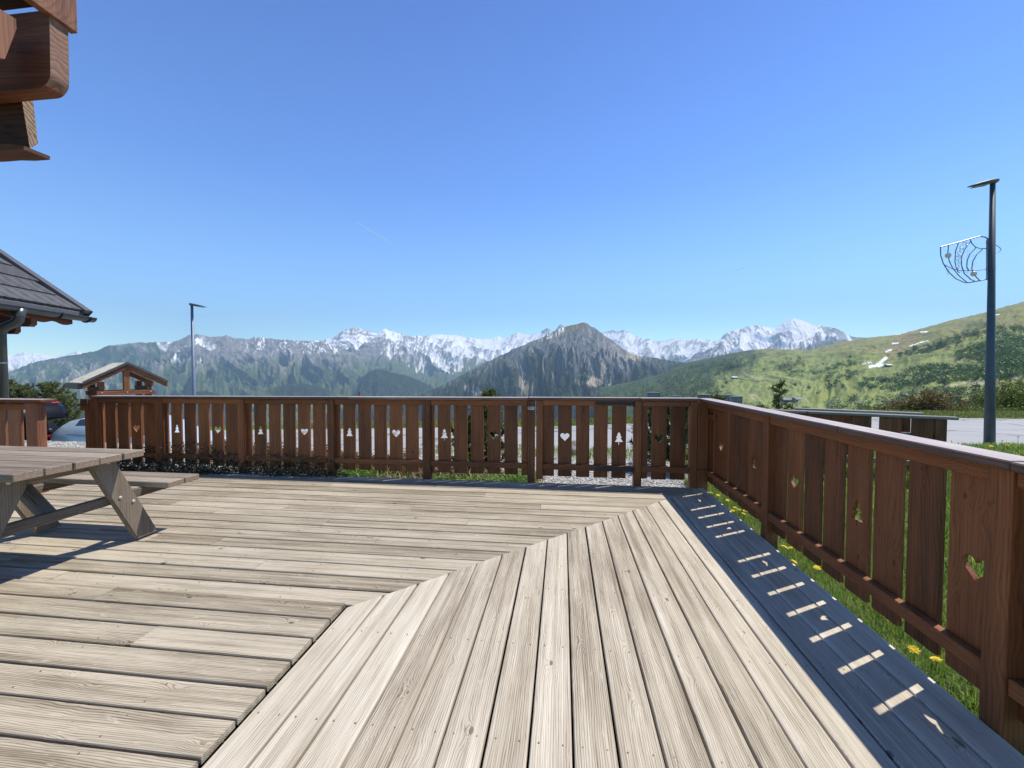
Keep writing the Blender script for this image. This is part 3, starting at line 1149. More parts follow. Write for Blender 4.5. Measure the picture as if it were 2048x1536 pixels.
for i in range(5):
    y = 2.3125 - TY + (i - 2) * 0.1485
    e = [0.003, -0.002, 0.004, -0.004, 0.0][i] - 0.0
    two_tone("tabletop_plank", -4.32 - TX, -3.012 - TX + e, y - 0.0705, y + 0.0705, 0.658, 0.706, m_table, m_end, tb)
for sgn in (1, -1):
    for i in range(2):
        y = sgn * (0.555 + 0.142 * i + 0.07) + (0.0)
        two_tone("seat_plank", -4.32 - TX, -3.018 - TX, y - 0.0675, y + 0.0675, 0.370, 0.414, m_table, m_end, tb)


def leg(parent, X, sgn):
    # board in the plane X, inclined outward
    y0, z0, y1, z1 = 0.545, 0.0, 0.225, 0.656
    w = 0.073
    d = Vector((0, y1 - y0, z1 - z0)).normalized()
    nrm = Vector((0, d.z, -d.y))
    # ends cut level
    k = w / nrm.y
    pts = [(y0 - k, z0), (y0 + k, z0), (y1 + k, z1), (y1 - k, z1)]
    pts = [(sgn * a, b_) for a, b_ in pts]
    V = [(-0.022, a, b_) for a, b_ in pts] + [(0.022, a, b_) for a, b_ in pts]
    Fc = [(0, 1, 2, 3), (7, 6, 5, 4), (0, 4, 5, 1), (1, 5, 6, 2), (2, 6, 7, 3), (3, 7, 4, 0)]
    me = new_mesh("leg", V, Fc, m_tableleg)
    bm = bmesh.new()
    bm.from_mesh(me)
    bmesh.ops.recalc_face_normals(bm, faces=bm.faces)
    bmesh.ops.bevel(bm, geom=bm.edges[:], offset=0.005, segments=2, affect='EDGES')
    bm.to_mesh(me)
    bm.free()
    o = link(bpy.data.objects.new("leg", me), parent, (X, 0, 0))
    # bolts through the leg
    for zz, off in ((0.355, -0.028), (0.300, 0.038), (0.628, 0.03)):
        t = (zz - z0) / (z1 - z0)
        yy = sgn * (y0 + (y1 - y0) * t + off)
        V, Fc = tube([(0.022, yy, zz), (0.029, yy, zz), (0.032, yy, zz)], [0.0115, 0.0115, 0.006], 10)
        obj("bolt", V, Fc, m_bolt, o)
    return o


for X in (-3.215 - TX, -4.10 - TX):
    for s in (1, -1):
        leg(tb, X, s)
    xin = X - 0.045
    o = piece("seat_beam", tb, xin - 0.022, xin + 0.022, -0.78, 0.78, 0.255, 0.369, m_tablebeam)
    bm = bmesh.new()
    bm.from_mesh(o.data)
    for v in bm.verts:
        if abs(v.co.y) > 0.74 and v.co.z < 0:
            v.co.z += 0.05
            v.co.y *= 1.0
    bm.to_mesh(o.data)
    bm.free()
    piece("top_beam", tb, xin - 0.022, xin + 0.022, -0.34, 0.34, 0.585, 0.657, m_tablebeam)
for s in (-1,):
    V = [(-0.03, -0.3), (0, 0)]
V, Fc = cbox(-0.25, 0.25, -0.045, 0.045, -0.02, 0.02, 0.004)
obj("brace", V, Fc, m_table, tb, (-3.46 - TX, 0, 0.47), (0, R(42), 0))
V, Fc = cbox(-0.25, 0.25, -0.045, 0.045, -0.02, 0.02, 0.004)
obj("brace", V, Fc, m_table, tb, (-3.90 - TX, 0, 0.47), (0, R(-42), 0))

# ------------------------------------------------------------------ street lamps
def lamp(name_label, base, H, r0, r1, head_dir, head_len, mp, group):
    e = empty("street_lamp", base, 0, name_label, "street lamp", group)
    V, Fc = tube([(0, 0, -0.3), (0, 0, H * 0.28), (0, 0, H * 0.285), (0, 0, H)], [r0, r0 * 0.84, r0 * 0.78, r1], 20)
    obj("pole", V, Fc, mp, e, smooth=True)
    hd = Vector(head_dir).normalized()
    side = Vector((-hd.y, hd.x, 0))
    V, Fc = [], []
    n = 9
    for i in range(n):
        t = i / (n - 1)
        c = hd * (t * head_len - 0.06) + Vector((0, 0, H + 0.03 - 0.10 * t ** 1.3 * head_len / 0.55))
        w = 0.075 + 0.045 * math.sin(min(1, t * 1.25) * math.pi) if t < 0.95 else 0.03
        th = 0.075 * (1 - t) ** 0.6 + 0.010
        for a in range(10):
            an = 2 * math.pi * a / 10
            V.append(c + side * (w * math.cos(an)) + Vector((0, 0, th * 0.55 * math.sin(an))))
    for i in range(n - 1):
        for a in range(10):
            Fc.append((i * 10 + a, i * 10 + (a + 1) % 10, (i + 1) * 10 + (a + 1) % 10, (i + 1) * 10 + a))
    Fc.append(tuple(range(10))[::-1])
    Fc.append(tuple((n - 1) * 10 + a for a in range(10)))
    h = obj("lamp_head", V, Fc, m_headp, e, smooth=True)
    c = hd * (head_len * 0.45) + Vector((0, 0, H - 0.045 * head_len / 0.55 - 0.012))
    V, Fc = cbox(-head_len * 0.26, head_len * 0.26, -0.06, 0.06, -0.012, 0.004, 0.004)
    obj("lamp_lens", V, Fc, m_glasslamp, h, c, (0, R(9), math.atan2(hd.y, hd.x)))
    return e


LB = at(1979, 886, 8.7)
LT = at(1987, 372, 8.7)
lampR = lamp("tall dark blue lamp post with hanging festive ornament beside the road, in dandelions", (LB.x, LB.y, LB.z), LT.z - LB.z, 0.090, 0.041, -rt, 0.56, m_pole, None)
LB2 = at(388, 790, 16)
LT2 = at(382, 611, 16)
gz2 = float(ground_z(LB2.x, LB2.y))
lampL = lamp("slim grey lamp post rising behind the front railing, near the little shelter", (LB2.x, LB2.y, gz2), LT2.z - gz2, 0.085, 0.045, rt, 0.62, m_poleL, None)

lampR.rotation_euler = (0, R(-1.35), 0)

# festive ornament clamped to the lamp post
dz = 8.62
dec = empty("street_ornament", tuple(at(1972, 560, dz)), 0, "festive metal light ornament with curved ribs and filigree hung on the lamp post", "ornament")
dl = Vector(dec.location)
cc = lambda x, y: at(1840 + x / 5.298, 330 + y / 5.298, dz) - dl
fr = MB()
fr.tube([cc(*p) for p in [(730, 790), (690, 765), (640, 755), (560, 775), (400, 822), (215, 870)]], 0.012, 6)
fr.tube([cc(*p) for p in [(218, 870), (218, 950), (245, 1040), (300, 1130), (380, 1205), (470, 1245), (510, 1248), (600, 1232), (735, 1207)]], 0.010, 6)
fr.build("frame", m_frame, dec)
for pts in ([(302, 850), (295, 930), (310, 1020), (350, 1100), (420, 1180), (500, 1245)],
            [(408, 825), (375, 920), (370, 1030), (400, 1130), (420, 1140)],
            [(535, 810), (470, 900), (438, 980), (438, 1060), (470, 1150), (540, 1215), (580, 1230)],
            [(592, 878), (530, 940), (500, 1010), (495, 1080), (515, 1120)],
            [(670, 885), (600, 950), (560, 1020), (548, 1100), (580, 1170), (640, 1232)]):
    V, Fc = tube([cc(*p) for p in pts], 0.009, 6)
    obj("rib", V, Fc, m_frame, dec)
rb = MB()
rb.tube([cc(*p) for p in [(535, 790), (548, 830), (590, 872), (640, 885), (700, 885)]], 0.009, 6)
rb.tube([cc(*p) for p in [(255, 1055), (330, 1095), (430, 1120), (560, 1120), (640, 1112), (715, 1105)]], 0.007, 6)
rb.build("cross_rib", m_frame, dec)
fil = MB()
for cx, cy, rr_, a0, a1 in [(440, 870, 28, 0, 5), (480, 840, 30, 3, 8), (420, 930, 30, 1, 6), (400, 990, 26, 4, 9), (450, 900, 34, 2, 6),
                           (420, 1050, 24, 0, 5), (400, 1090, 20, 3, 8), (495, 830, 22, 0, 5), (415, 960, 20, 0, 6), (430, 1015, 26, 2, 6)]:
    pts = []
    for i in range(12):
        t = i / 11
        a = a0 + (a1 - a0) * t
        q = rr_ * (1 - 0.6 * t)
        pts.append(cc(cx + q * math.cos(a), cy + q * math.sin(a)))
    fil.tube(pts, 0.009, 4)
fil.build("filigree", m_tinsel, dec)
tw = MB()
for i in range(90):
    x = random.choice([random.uniform(290, 330), random.uniform(370, 410), random.uniform(430, 480), random.uniform(495, 520), random.uniform(545, 600)])
    y = random.uniform(900, 1180)
    a = random.uniform(0, 6.28)
    tw.tube([cc(x, y), cc(x + 14 * math.cos(a), y + 14 * math.sin(a))], 0.004, 4)
w_ = tw.build("fairy_lights", m_tinsel, dec)
w_["kind"] = "stuff"


def uvsphere(r, n=12, m=8):
    V = [(0, 0, r)]
    for i in range(1, m):
        for k in range(n):
            a = math.pi * i / m
            V.append((r * math.sin(a) * math.cos(2 * math.pi * k / n), r * math.sin(a) * math.sin(2 * math.pi * k / n), r * math.cos(a)))
    V.append((0, 0, -r))
    Fc = [(0, 1 + k, 1 + (k + 1) % n) for k in range(n)]
    for i in range(m - 2):
        for k in range(n):
            a = 1 + i * n
            Fc.append((a + k, a + n + k, a + n + (k + 1) % n, a + (k + 1) % n))
    e = len(V) - 1
    Fc += [(e, e - n + (k + 1) % n, e - n + k) for k in range(n)]
    return V, Fc


for p in ((298, 958), (568, 1152)):
    V, Fc = uvsphere(0.052)
    obj("bulb", V, Fc, m_bulb, dec, cc(*p), smooth=True)
mb = MB()
mb.tube([cc(712, 790), cc(712, 1208)], 0.016, 8)
mb.tube([cc(733, 800), cc(733, 960)], 0.012, 6)
for y in (815, 1080):
    mb.tube([cc(700, y + 8), cc(800, y)], 0.010, 6)
mb.tube([cc(800, 845), cc(845, 875), cc(860, 900), cc(830, 925), cc(800, 935)], 0.006, 6)
mb.build("bracket", m_frame, dec)

# ------------------------------------------------------------------ notice shelter
def camxy(lat, dep):
    return Vector((rt.x * lat - math.sin(YAW) * dep, rt.y * lat + math.cos(YAW) * dep, 0))


phi = R(60)
sh0 = camxy(-8.75, 8.5)
gdir = camxy(math.cos(phi), math.sin(phi)).normalized()
rz = math.atan2(gdir.y, gdir.x)
shz = float(ground_z(sh0.x, sh0.y))
sh = empty("notice_shelter", (sh0.x, sh0.y, shz), rz, "small open notice shelter with pale metal gable roof behind the left railing", "shelter")
W_, D_, ez, rz_ = 1.42, 0.72, 1.015 - shz, 1.43 - shz      # local x across gable, y = depth (away)
for s, (xa, xb) in ((0, (0.0, W_ / 2)), (1, (W_, W_ / 2))):
    # sheet with raised seams
    b_ = MB()
    th = 0.018
    nrm = Vector((-(rz_ - ez) * (1 if s == 0 else -1), 0, W_ / 2)).normalized()
    q = [Vector((xa, -0.05, ez)), Vector((xa, D_, ez)), Vector((xb, D_, rz_)), Vector((xb, -0.05, rz_))]
    V = [p for p in q] + [p + nrm * th for p in q]
    b_.add(V, [(0, 1, 2, 3), (4, 5, 6, 7), (0, 1, 5, 4), (1, 2, 6, 5), (2, 3, 7, 6), (3, 0, 4, 7)])
    o = b_.build("roof_sheet", m_sheet, sh)
    sm = MB()
    for yy in np.linspace(0.10, D_ - 0.05, 5):
        a = Vector((xa, yy, ez)) + nrm * (th + 0.005)
        c = Vector((xb, yy, rz_)) + nrm * (th + 0.005)
        sm.tube([a, c], 0.014, 5)
    sm.build("roof_seam", m_sheet, o)
    # dark edge flashing + bargeboard with scalloped lower edge
    f1 = MB()
    q = [Vector((xa, -0.075, ez - 0.005)), Vector((xb, -0.075, rz_ - 0.005)), Vector((xb, -0.075, rz_ + 0.045)), Vector((xa, -0.075, ez + 0.045))]
    V = q + [p + Vector((0, 0.024, 0)) for p in q]
    f1.add(V, [(0, 1, 2, 3), (7, 6, 5, 4), (0, 4, 5, 1), (3, 2, 6, 7), (0, 3, 7, 4), (1, 5, 6, 2)])
    f1.build("verge_flashing", m_sheetdark, sh)
    n = 24
    top = []
    bot = []
    for i in range(n + 1):
        t = i / n
        x = xa + (xb - xa) * t
        z = ez + (rz_ - ez) * t
        top.append((x, z - 0.006))
        bot.append((x, z - 0.105 - 0.013 * abs(math.sin(t * math.pi * 6))))
    poly = top + bot[::-1]
    ar = sum(poly[i][0] * poly[(i + 1) % len(poly)][1] - poly[(i + 1) % len(poly)][0] * poly[i][1] for i in range(len(poly)))
    if ar < 0:
        poly = poly[::-1]
    for yy in (-0.045, D_ - 0.03):
        V, Fc = prism(poly, [], yy, yy + 0.025)
        obj("bargeboard", V, Fc, m_chalet, sh)
piece("gutter_end", sh, -0.07, 0.0, -0.05, D_, ez - 0.11, ez + 0.01, m_black, 0.004)
piece("tie_beam", sh, 0.22, W_ - 0.22, -0.012, 0.045, ez - 0.26, ez - 0.17, m_chalet)
piece("tie_beam", sh, 0.22, W_ - 0.22, D_ - 0.12, D_ - 0.06, ez - 0.26, ez - 0.17, m_chalet)
piece("king_post", sh, W_ / 2 - 0.05, W_ / 2 + 0.05, 0.0, 0.08, ez - 0.168, rz_ - 0.10, m_stainZ)
for x in (0.26, W_ - 0.36):
    for y in (0.05, D_ - 0.16):
        piece("post", sh, x, x + 0.10, y, y + 0.10, -0.15, ez + 0.03, m_stainZ)
    piece("eave_beam", sh, x - 0.01, x + 0.08, 0.0, D_ - 0.06, ez - 0.163, ez - 0.08, m_darkwood)
o = piece("notice_board", sh, 0.37, W_ - 0.37, 0.08, 0.12, ez - 1.20, ez - 0.47, m_stainX)
for x in (0.30, W_ / 2, W_ - 0.30):
    V, Fc = tube([(x, -0.020, ez - 0.20), (x, -0.012, ez - 0.20)], 0.013, 8)
    obj("bolt", V, Fc, m_bolt, sh)

# ------------------------------------------------------------------ chalet on the left
ch = empty("chalet", (-8.91, 7.02, -0.4), 0, "neighbouring chalet corner with dark tiled roof, grey gutter and downpipe at the left edge", "building")
ch.rotation_euler = (0, 0, R(18.4))
ch.location += Vector((-0.115, -0.08, 0.0))
# local: y along the eave (away from the viewer), x outwards (to the right); z over -0.4
EZ = 2.315 + 0.4
SL = math.radians(38)
ln = 7.0


def chal(V, Fc, name, mat, parent=ch, smooth=False):
    return obj(name, V, Fc, mat, parent, smooth=smooth)


roofn = Vector((math.sin(SL), 0, math.cos(SL)))
slope = Vector((-math.cos(SL), 0, math.sin(SL)))
rf = MB()
a0 = Vector((0.02, 0.0, EZ + 0.06))
q = [a0 + Vector((0, 0, 0)), a0 + Vector((0, -ln, 0)), a0 + Vector((0, -ln, 0)) + slope * 6, a0 + slope * 6]
V = q + [p - roofn * 0.10 for p in q]
Fcs = [(3, 2, 1, 0), (4, 5, 6, 7), (0, 1, 5, 4), (1, 2, 6, 5), (2, 3, 7, 6), (3, 0, 4, 7)]
rfo = chal(V, Fcs, "roof", m_tile)
# other slope
qq = [a0 + slope * 6, a0 + Vector((0, -ln, 0)) + slope * 6]
far = [p + Vector((-math.cos(SL) * 6, 0, -math.sin(SL) * 6)) for p in qq]
V = qq + far[::-1] + [p - Vector((0, 0, 0.12)) for p in qq + far[::-1]]
chal(V, [(0, 1, 2, 3), (7, 6, 5, 4), (0, 4, 5, 1), (1, 5, 6, 2), (2, 6, 7, 3), (3, 7, 4, 0)], "roof", m_tile)
# tiles: each course steps over the one below
tile_me = []
for v in range(3):
    w, h = 0.245, 0.46
    b_ = MB()
    b_.box(-h, 0, -w / 2 + 0.004, w / 2 - 0.004, 0.0, 0.042, 0.006)
    for yy in (-0.07, 0.0, 0.07)[:v + 1]:
        b_.box(-h, -0.01, yy - 0.003, yy + 0.003, 0.042, 0.047)
    tile_me.append(new_mesh("roof_tile", b_.V, b_.F, m_tile))
rotm = Matrix.Rotation(SL, 4, 'Y')
for c in range(9):
    for k in range(26):
        y = -0.16 - k * 0.25 + (0.125 if c % 2 else 0)
        if y > -0.1 or y < -ln + 0.2:
            continue
        o = bpy.data.objects.new("roof_tile", tile_me[(c * 7 + k * 3) % 3])
        col.objects.link(o)
        o.parent = rfo
        p = a0 + slope * (0.02 + c * 0.41) + roofn * 0.012
        o.matrix_local = Matrix.Translation((p.x, y, p.z)) @ Matrix.Rotation(SL - 0.07, 4, 'Y')
# verge flashing along the far rake
p0 = a0 + Vector((0, 0.02, 0)) - slope * 0.03
V, Fc = cbox(-6.0, 0.0, -0.10, 0.05, -0.02, 0.055, 0.006)
o = obj("verge_flashing", V, Fc, m_verge, ch)
o.location = p0 + roofn * 0.03
o.rotation_euler = (0, SL, 0)
V, Fc = cbox(-6.0, 0.02, 0.05, 0.065, -0.13, 0.06, 0.003)
o = obj("verge_board", V, Fc, m_verge, ch)
o.location = p0 + roofn * 0.025
o.rotation_euler = (0, SL, 0)
# eave flashing, gutter
piece("eave_flashing", ch, 0.0, 0.035, -ln, -0.14, EZ - 0.075, EZ + 0.058, m_verge, 0.004)
gpts = []
V, Fc = [], []
ng = 12
for y in (-ln, 0.05):
    for i in range(ng + 1):
        a = math.pi + math.pi * i / ng
        V.append((0.105 + 0.080 * math.cos(a), y, EZ - 0.035 + 0.080 * math.sin(a)))
    for i in range(ng, -1, -1):
        a = math.pi + math.pi * i / ng
        V.append((0.105 + 0.076 * math.cos(a), y, EZ - 0.035 + 0.076 * math.sin(a)))
m_ = 2 * (ng + 1)
for i in range(m_):
    j = (i + 1) % m_
    Fc.append((i, i + m_, j + m_, j))
gt = chal(V, Fc, "gutter", m_gutter, smooth=True)
# end stop
V = [(0.105 + 0.080 * math.cos(math.pi + math.pi * i / ng), 0.05, EZ - 0.035 + 0.080 * math.sin(math.pi + math.pi * i / ng)) for i in range(ng + 1)]
V2 = [(x, 0.058, z) for x, y, z in V]
n = len(V)
obj("end_stop", V + V2, [tuple(range(n)), tuple(range(n, 2 * n))[::-1]] + [(i, i + n, (i + 1) % n + n, (i + 1) % n) for i in range(n)], m_gutter, gt)
V, Fc = tube([(0.185, -ln, EZ - 0.033), (0.185, 0.05, EZ - 0.033)], 0.010, 8)
obj("gutter_bead", V, Fc, m_gutter, gt)
for y in (-0.10, -0.72, -1.9, -2.6):
    pts = []
    for i in range(13):
        a = math.pi * 0.95 + math.pi * 1.1 * i / 12
        pts.append((0.105 + 0.090 * math.cos(a), y, EZ - 0.035 + 0.090 * math.sin(a)))
    V, Fc = tube(pts, 0.012, 6)
    chal(V, Fc, "gutter_bracket", m_black)
# outlet, swan neck and downpipe
yo = -1.42
b_ = MB()
b_.tube([(0.105, yo, EZ - 0.06), (0.105, yo, EZ - 0.19), (0.10, yo, EZ - 0.235), (0.06, yo - 0.01, EZ - 0.285), (0.0, yo - 0.02, EZ - 0.32),
         (-0.06, yo - 0.02, EZ - 0.35), (-0.105, yo - 0.02, EZ - 0.40), (-0.12, yo - 0.02, EZ - 0.47), (-0.12, yo - 0.02, -0.3)],
        [0.095, 0.066, 0.066, 0.066, 0.066, 0.066, 0.066, 0.062, 0.060], 16)
chal(b_.V, b_.F, "downpipe", m_gutter, smooth=True)
b_ = MB()
b_.tube([(-0.12, yo - 0.02, EZ - 0.92), (-0.12, yo - 0.02, EZ - 0.905)], 0.068, 16)
chal(b_.V, b_.F, "pipe_clip", m_metal)
# scalloped fascia under the verge end + rafter tails
top, bot = [], []
n = 30
for i in range(n + 1):
    t = i / n
    x = 0.0 - 1.35 * (1 - t)
    top.append((-1.6 + 1.6 * t, EZ - 0.075))
    bot.append((-1.6 + 1.6 * t, EZ - 0.185 - 0.022 * math.sin(t * math.pi * 7.0 + 0.6)))
V, Fc = prism(bot + top[::-1], [], -0.0, 0.03)
o = obj("fascia_board", V, Fc, m_chalet, ch, (-0.02, -0.22, 0.0), (0, 0, math.pi / 2))
for y in (-1.05, -2.1, -3.1):
    b_ = MB()
    b_.add(*prism([(-0.9, EZ - 0.30), (-0.06, EZ - 0.30), (-0.02, EZ - 0.26), (-0.015, EZ - 0.08), (-0.9, EZ - 0.06)], [], y, y + 0.11))
    chal(b_.V, b_.F, "rafter_tail", m_chalet)
for y, dx in ((-1.22, -0.10), (-1.75, -0.14)):
    b_ = MB()
    b_.add(*prism([(-1.0, EZ - 0.44), (dx - 0.04, EZ - 0.44), (dx, EZ - 0.40), (dx, EZ - 0.305), (-1.0, EZ - 0.305)], [], y, y + 0.09))
    chal(b_.V, b_.F, "purlin_end", m_chalet)
# walls set back under the roof
wl = MB()
for i in range(16):
    wl.box(-5.6, -1.9, -ln + 0.6, -1.4, i * 0.17, i * 0.17 + 0.165, 0.004)
wl.build("wall", m_chalet, ch)

# ------------------------------------------------------------------ eave of the viewer's own chalet, top left
ev = empty("chalet_eave", (-1.88, 1.42, 2.3), 0, "close overhead eave end of reddish timber with rounded purlin and weathered slab, top left corner", "roof")
EV = Vector((-1.88, 1.42, 2.3))


def evp(x, y, X):
    v = ray(x, y)
    return EYEV + v * (X / v.x) - EV


def rounded_beam(name, x0, x1, y0, y1, z0, z1, rad, mat, endm, parent, rot=None):
    # profile in x,z with the lower end corner rounded; thickness along y
    pts = [(x0, z0)]
    for i in range(9):
        a = -math.pi / 2 + math.pi / 2 * i / 8
        pts.append((x1 - rad + rad * math.cos(a), z0 + rad + rad * math.sin(a)))
    pts += [(x1 + 0.004, z1), (x0, z1)]
    V, Fc = prism(pts, [], y0, y1)
    me = new_mesh(name, V, Fc, mat)
    me.materials.append(endm)
    bm = bmesh.new()
    bm.from_mesh(me)
    bmesh.ops.recalc_face_normals(bm, faces=bm.faces)
    bm.to_mesh(me)
    bm.free()
    for p in me.polygons:
        if p.normal.x > 0.55:
            p.material_index = 1
    return link(bpy.data.objects.new(name, me), parent, None, rot)


yn = evp(100, 120, -1.88).y
yfr = evp(137, 120, -1.88).y
zb = evp(135, 190, -1.88).z
zt = evp(100, 33, -1.88).z
rounded_beam("purlin", -1.6, 0.0, yn, yfr, zb - 0.005, zt + 0.02, 0.055, m_chalet, m_endpurlin, ev)
# bargeboard above the purlin end
pa = evp(155, 68, -1.865)
pb = evp(116, 40, -1.865)
sl_ = (pb.z - pa.z) / (pb.y - pa.y)
yy2 = pb.y - 0.9
q = [(pa.y, pa.z), (pa.y, pa.z + 0.26), (yy2, pa.z + 0.26 + sl_ * (yy2 - pa.y)), (yy2, pa.z + sl_ * (yy2 - pa.y))]
V = [(-0.012, a, b_) for a, b_ in q] + [(0.018, a, b_) for a, b_ in q]
me = new_mesh("bargeboard", V, [(0, 1, 2, 3), (7, 6, 5, 4), (0, 4, 5, 1), (1, 5, 6, 2), (2, 6, 7, 3), (3, 7, 4, 0)], m_chaletZ)
bm = bmesh.new()
bm.from_mesh(me)
bmesh.ops.recalc_face_normals(bm, faces=bm.faces)
bmesh.ops.bevel(bm, geom=bm.edges[:], offset=0.003, segments=1, affect='EDGES')
bm.to_mesh(me)
bm.free()
link(bpy.data.objects.new("bargeboard", me), ev)
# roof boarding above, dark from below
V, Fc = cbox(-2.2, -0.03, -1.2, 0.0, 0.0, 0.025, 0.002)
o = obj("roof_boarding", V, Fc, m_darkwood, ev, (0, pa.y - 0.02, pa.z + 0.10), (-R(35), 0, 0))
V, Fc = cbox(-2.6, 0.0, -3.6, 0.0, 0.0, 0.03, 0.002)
o = obj("roof", V, Fc, m_darkwood, ev, (-0.035, pa.y - 0.05, pa.z + 0.16), (-R(33), 0, 0))  # larger roof out of view, added to keep sky light off the purlin
for k in range(14):  # unseen chalet wall, added with the larger roof to shade the eave
    V, Fc = cbox(-0.10, 0.0, -2.2, 0.0, 0.0, 0.195, 0.006)
    obj("unseen_wall_log", V, Fc, m_chalet, ev, (-1.15, -0.45, -2.28 + k * 0.2), None)
# knee brace to the left, lit on its end
q = [evp(-30, 5, -1.895), evp(0, 18, -1.895), evp(32, 38, -1.895), evp(33, 58, -1.895), evp(10, 118, -1.895), evp(-20, 112, -1.895)]
V = [p + Vector((0, 0, 0)) for p in q] + [p + Vector((-0.14, 0, 0)) for p in q]
n = len(q)
me = new_mesh("brace", V, [tuple(range(n)), tuple(range(n, 2 * n))[::-1]] + [(i, i + n, (i + 1) % n + n, (i + 1) % n) for i in range(n)], m_chaletZ)
bm = bmesh.new()
bm.from_mesh(me)
bmesh.ops.recalc_face_normals(bm, faces=bm.faces)
bm.to_mesh(me)
bm.free()
link(bpy.data.objects.new("brace", me), ev)
# lower beam with open end grain
q0 = evp(44, 202, -2.12)
q1 = evp(66, 200, -2.12)
q2 = evp(76, 288, -2.12)
q3 = evp(60, 297, -2.12)
ends = [q0, q1, q2, q3]
V = ends + [p + Vector((-0.9, 0.0, 0.02)) for p in ends]
me = new_mesh("lower_beam", V, [(0, 1, 2, 3), (7, 6, 5, 4), (0, 4, 5, 1), (1, 5, 6, 2), (2, 6, 7, 3), (3, 7, 4, 0)], m_darkwood)
me.materials.append(m_endold)
bm = bmesh.new()
bm.from_mesh(me)
bmesh.ops.recalc_face_normals(bm, faces=bm.faces)
bm.to_mesh(me)
bm.free()
for p in me.polygons:
    if p.normal.x > 0.6:
        p.material_index = 1
link(bpy.data.objects.new("lower_beam", me), ev)
# thin ragged slab at the bottom
q0, q1 = evp(92, 313, -2.06), evp(-40, 306, -2.06)
b_ = MB()
n = 14
pts = []
V, Fc = [], []
for i in range(n + 1):
    t = i / n
    x = -0.9 * t
    zc = q0.z + 0.02 * math.sin(t * 2.2) * 1.2
    hh = 0.008 + 0.010 * min(1, t * 7) + 0.002 * math.sin(i * 2.3)
    for s, (dy, dz_) in enumerate([(-0.07, -hh), (0.01, -hh * 0.8), (0.01, hh), (-0.07, hh * 0.8)]):
        V.append((q0.x + x, q0.y + dy + 0.004 * math.sin(i * 1.7 + s), zc + dz_))
for i in range(n):
    for s in range(4):
        Fc.append((i * 4 + s, i * 4 + (s + 1) % 4, (i + 1) * 4 + (s + 1) % 4, (i + 1) * 4 + s))
Fc += [(0, 1, 2, 3), tuple(n * 4 + s for s in (3, 2, 1, 0))]
obj("weathered_slab", V, Fc, m_darkwood, ev)

# ------------------------------------------------------------------ garden fence beyond the right railing
A = G(1545, 819, 0.72)
B = G(1908, 834, 0.72)
dv = Vector((B.x - A.x, B.y - A.y, 0))
Lg = dv.length
gf = empty("garden_fence", (B.x, B.y, 0), math.atan2(-dv.y, -dv.x), "grey weathered garden fence with broad boards behind the right railing, beside the road", "fence")
# local x runs from the right end towards the left
piece("cap_board", gf, -0.03, Lg + 0.2, -0.06, 0.06, 0.685, 0.722, m_greyfence, 0.006)
piece("cap_board", gf, 0.17, Lg - 0.3, -0.52, -0.42, 0.690, 0.725, m_greyfence, 0.006)
piece("post", gf, 0.07, 0.18, -0.045, 0.045, -0.25, 0.683, m_stainZ, 0.005)
piece("post", gf, 1.45, 1.56, -0.045, 0.045, -0.25, 0.683, m_stainZ, 0.005)
piece("post", gf, 0.3, 0.4, -0.52, -0.43, -0.25, 0.688, m_stainZ, 0.005)
piece("rail", gf, 0.18, Lg, -0.044, -0.012, 0.42, 0.49, m_greyfence)
piece("rail", gf, 0.18, Lg, -0.044, -0.012, 0.05, 0.12, m_greyfence)
for x0_, x1_ in ((0.19, 0.40), (0.50, 0.72), (0.80, 1.03), (1.12, 1.36), (1.6, 1.75)):
    slat(gf, x0_, x1_, -0.05, 0.683, 0.0, t=0.025)
for x0_, x1_ in ((0.42, 0.60), (0.95, 1.10), (1.30, 1.45)):
    slat(gf, x0_, x1_, -0.05, 0.688, -0.48, t=0.025)

# ------------------------------------------------------------------ cars
def car(name, label, pos, rz, paint, L, stations, gate_open=False):
    e = empty(name, pos, rz, label, "car")
    # stations: x, sill, belt, roof, half widths (sill, belt, roof)
    rows = []
    for (x, sz, bz, tz, ws, wb, wt) in stations:
        mid = sz + (bz - sz) * 0.55
        half = [(ws * 0.9, sz), (ws, sz + 0.08), (ws * 1.02, mid), (wb, bz), (wb * 0.97 * 0.5 + wt * 0.5, (bz + tz) / 2), (wt, tz - 0.04), (wt * 0.6, tz), (0, tz + 0.012)]
        rows.append([(x, -y, z) for y, z in half] + [(x, y, z) for y, z in half[-2::-1]])
    k = len(rows[0])
    V = [p for r in rows for p in r]
    body, glass = [], []
    for i in range(len(rows) - 1):
        for j in range(k - 1):
            f = (i * k + j, (i + 1) * k + j, (i + 1) * k + j + 1, i * k + j + 1)
            st = stations[i]
            st2 = stations[i + 1]
            tall = min(st[3] - st[2], st2[3] - st2[2]) > 0.16
            side = j in (4, k - 6)
            if side and tall and st[0] > 0.75:
                glass.append(f)
            else:
                body.append(f)
    body.append(tuple(range(k)))
    body.append(tuple((len(rows) - 1) * k + j for j in range(k))[::-1])
    o = obj("body", V, body, paint, e, smooth=True)
    md = o.modifiers.new("b", 'EDGE_SPLIT')
    md.split_angle = R(38)
    obj("side_window", V, glass, m_glass, e, smooth=True)
    for x in (0.82, L - 0.85):
        for s in (-1, 1):
            V2, F2 = tube([(x, s * 0.70, 0.33), (x, s * 0.94, 0.33)], 0.33, 24)
            w = obj("wheel", V2, F2, m_tyre, e)
            V2, F2 = tube([(x, s * 0.93, 0.33), (x, s * 0.955, 0.33)], [0.22, 0.20], 16)
            obj("rim", V2, F2, m_rim, w)
    return e


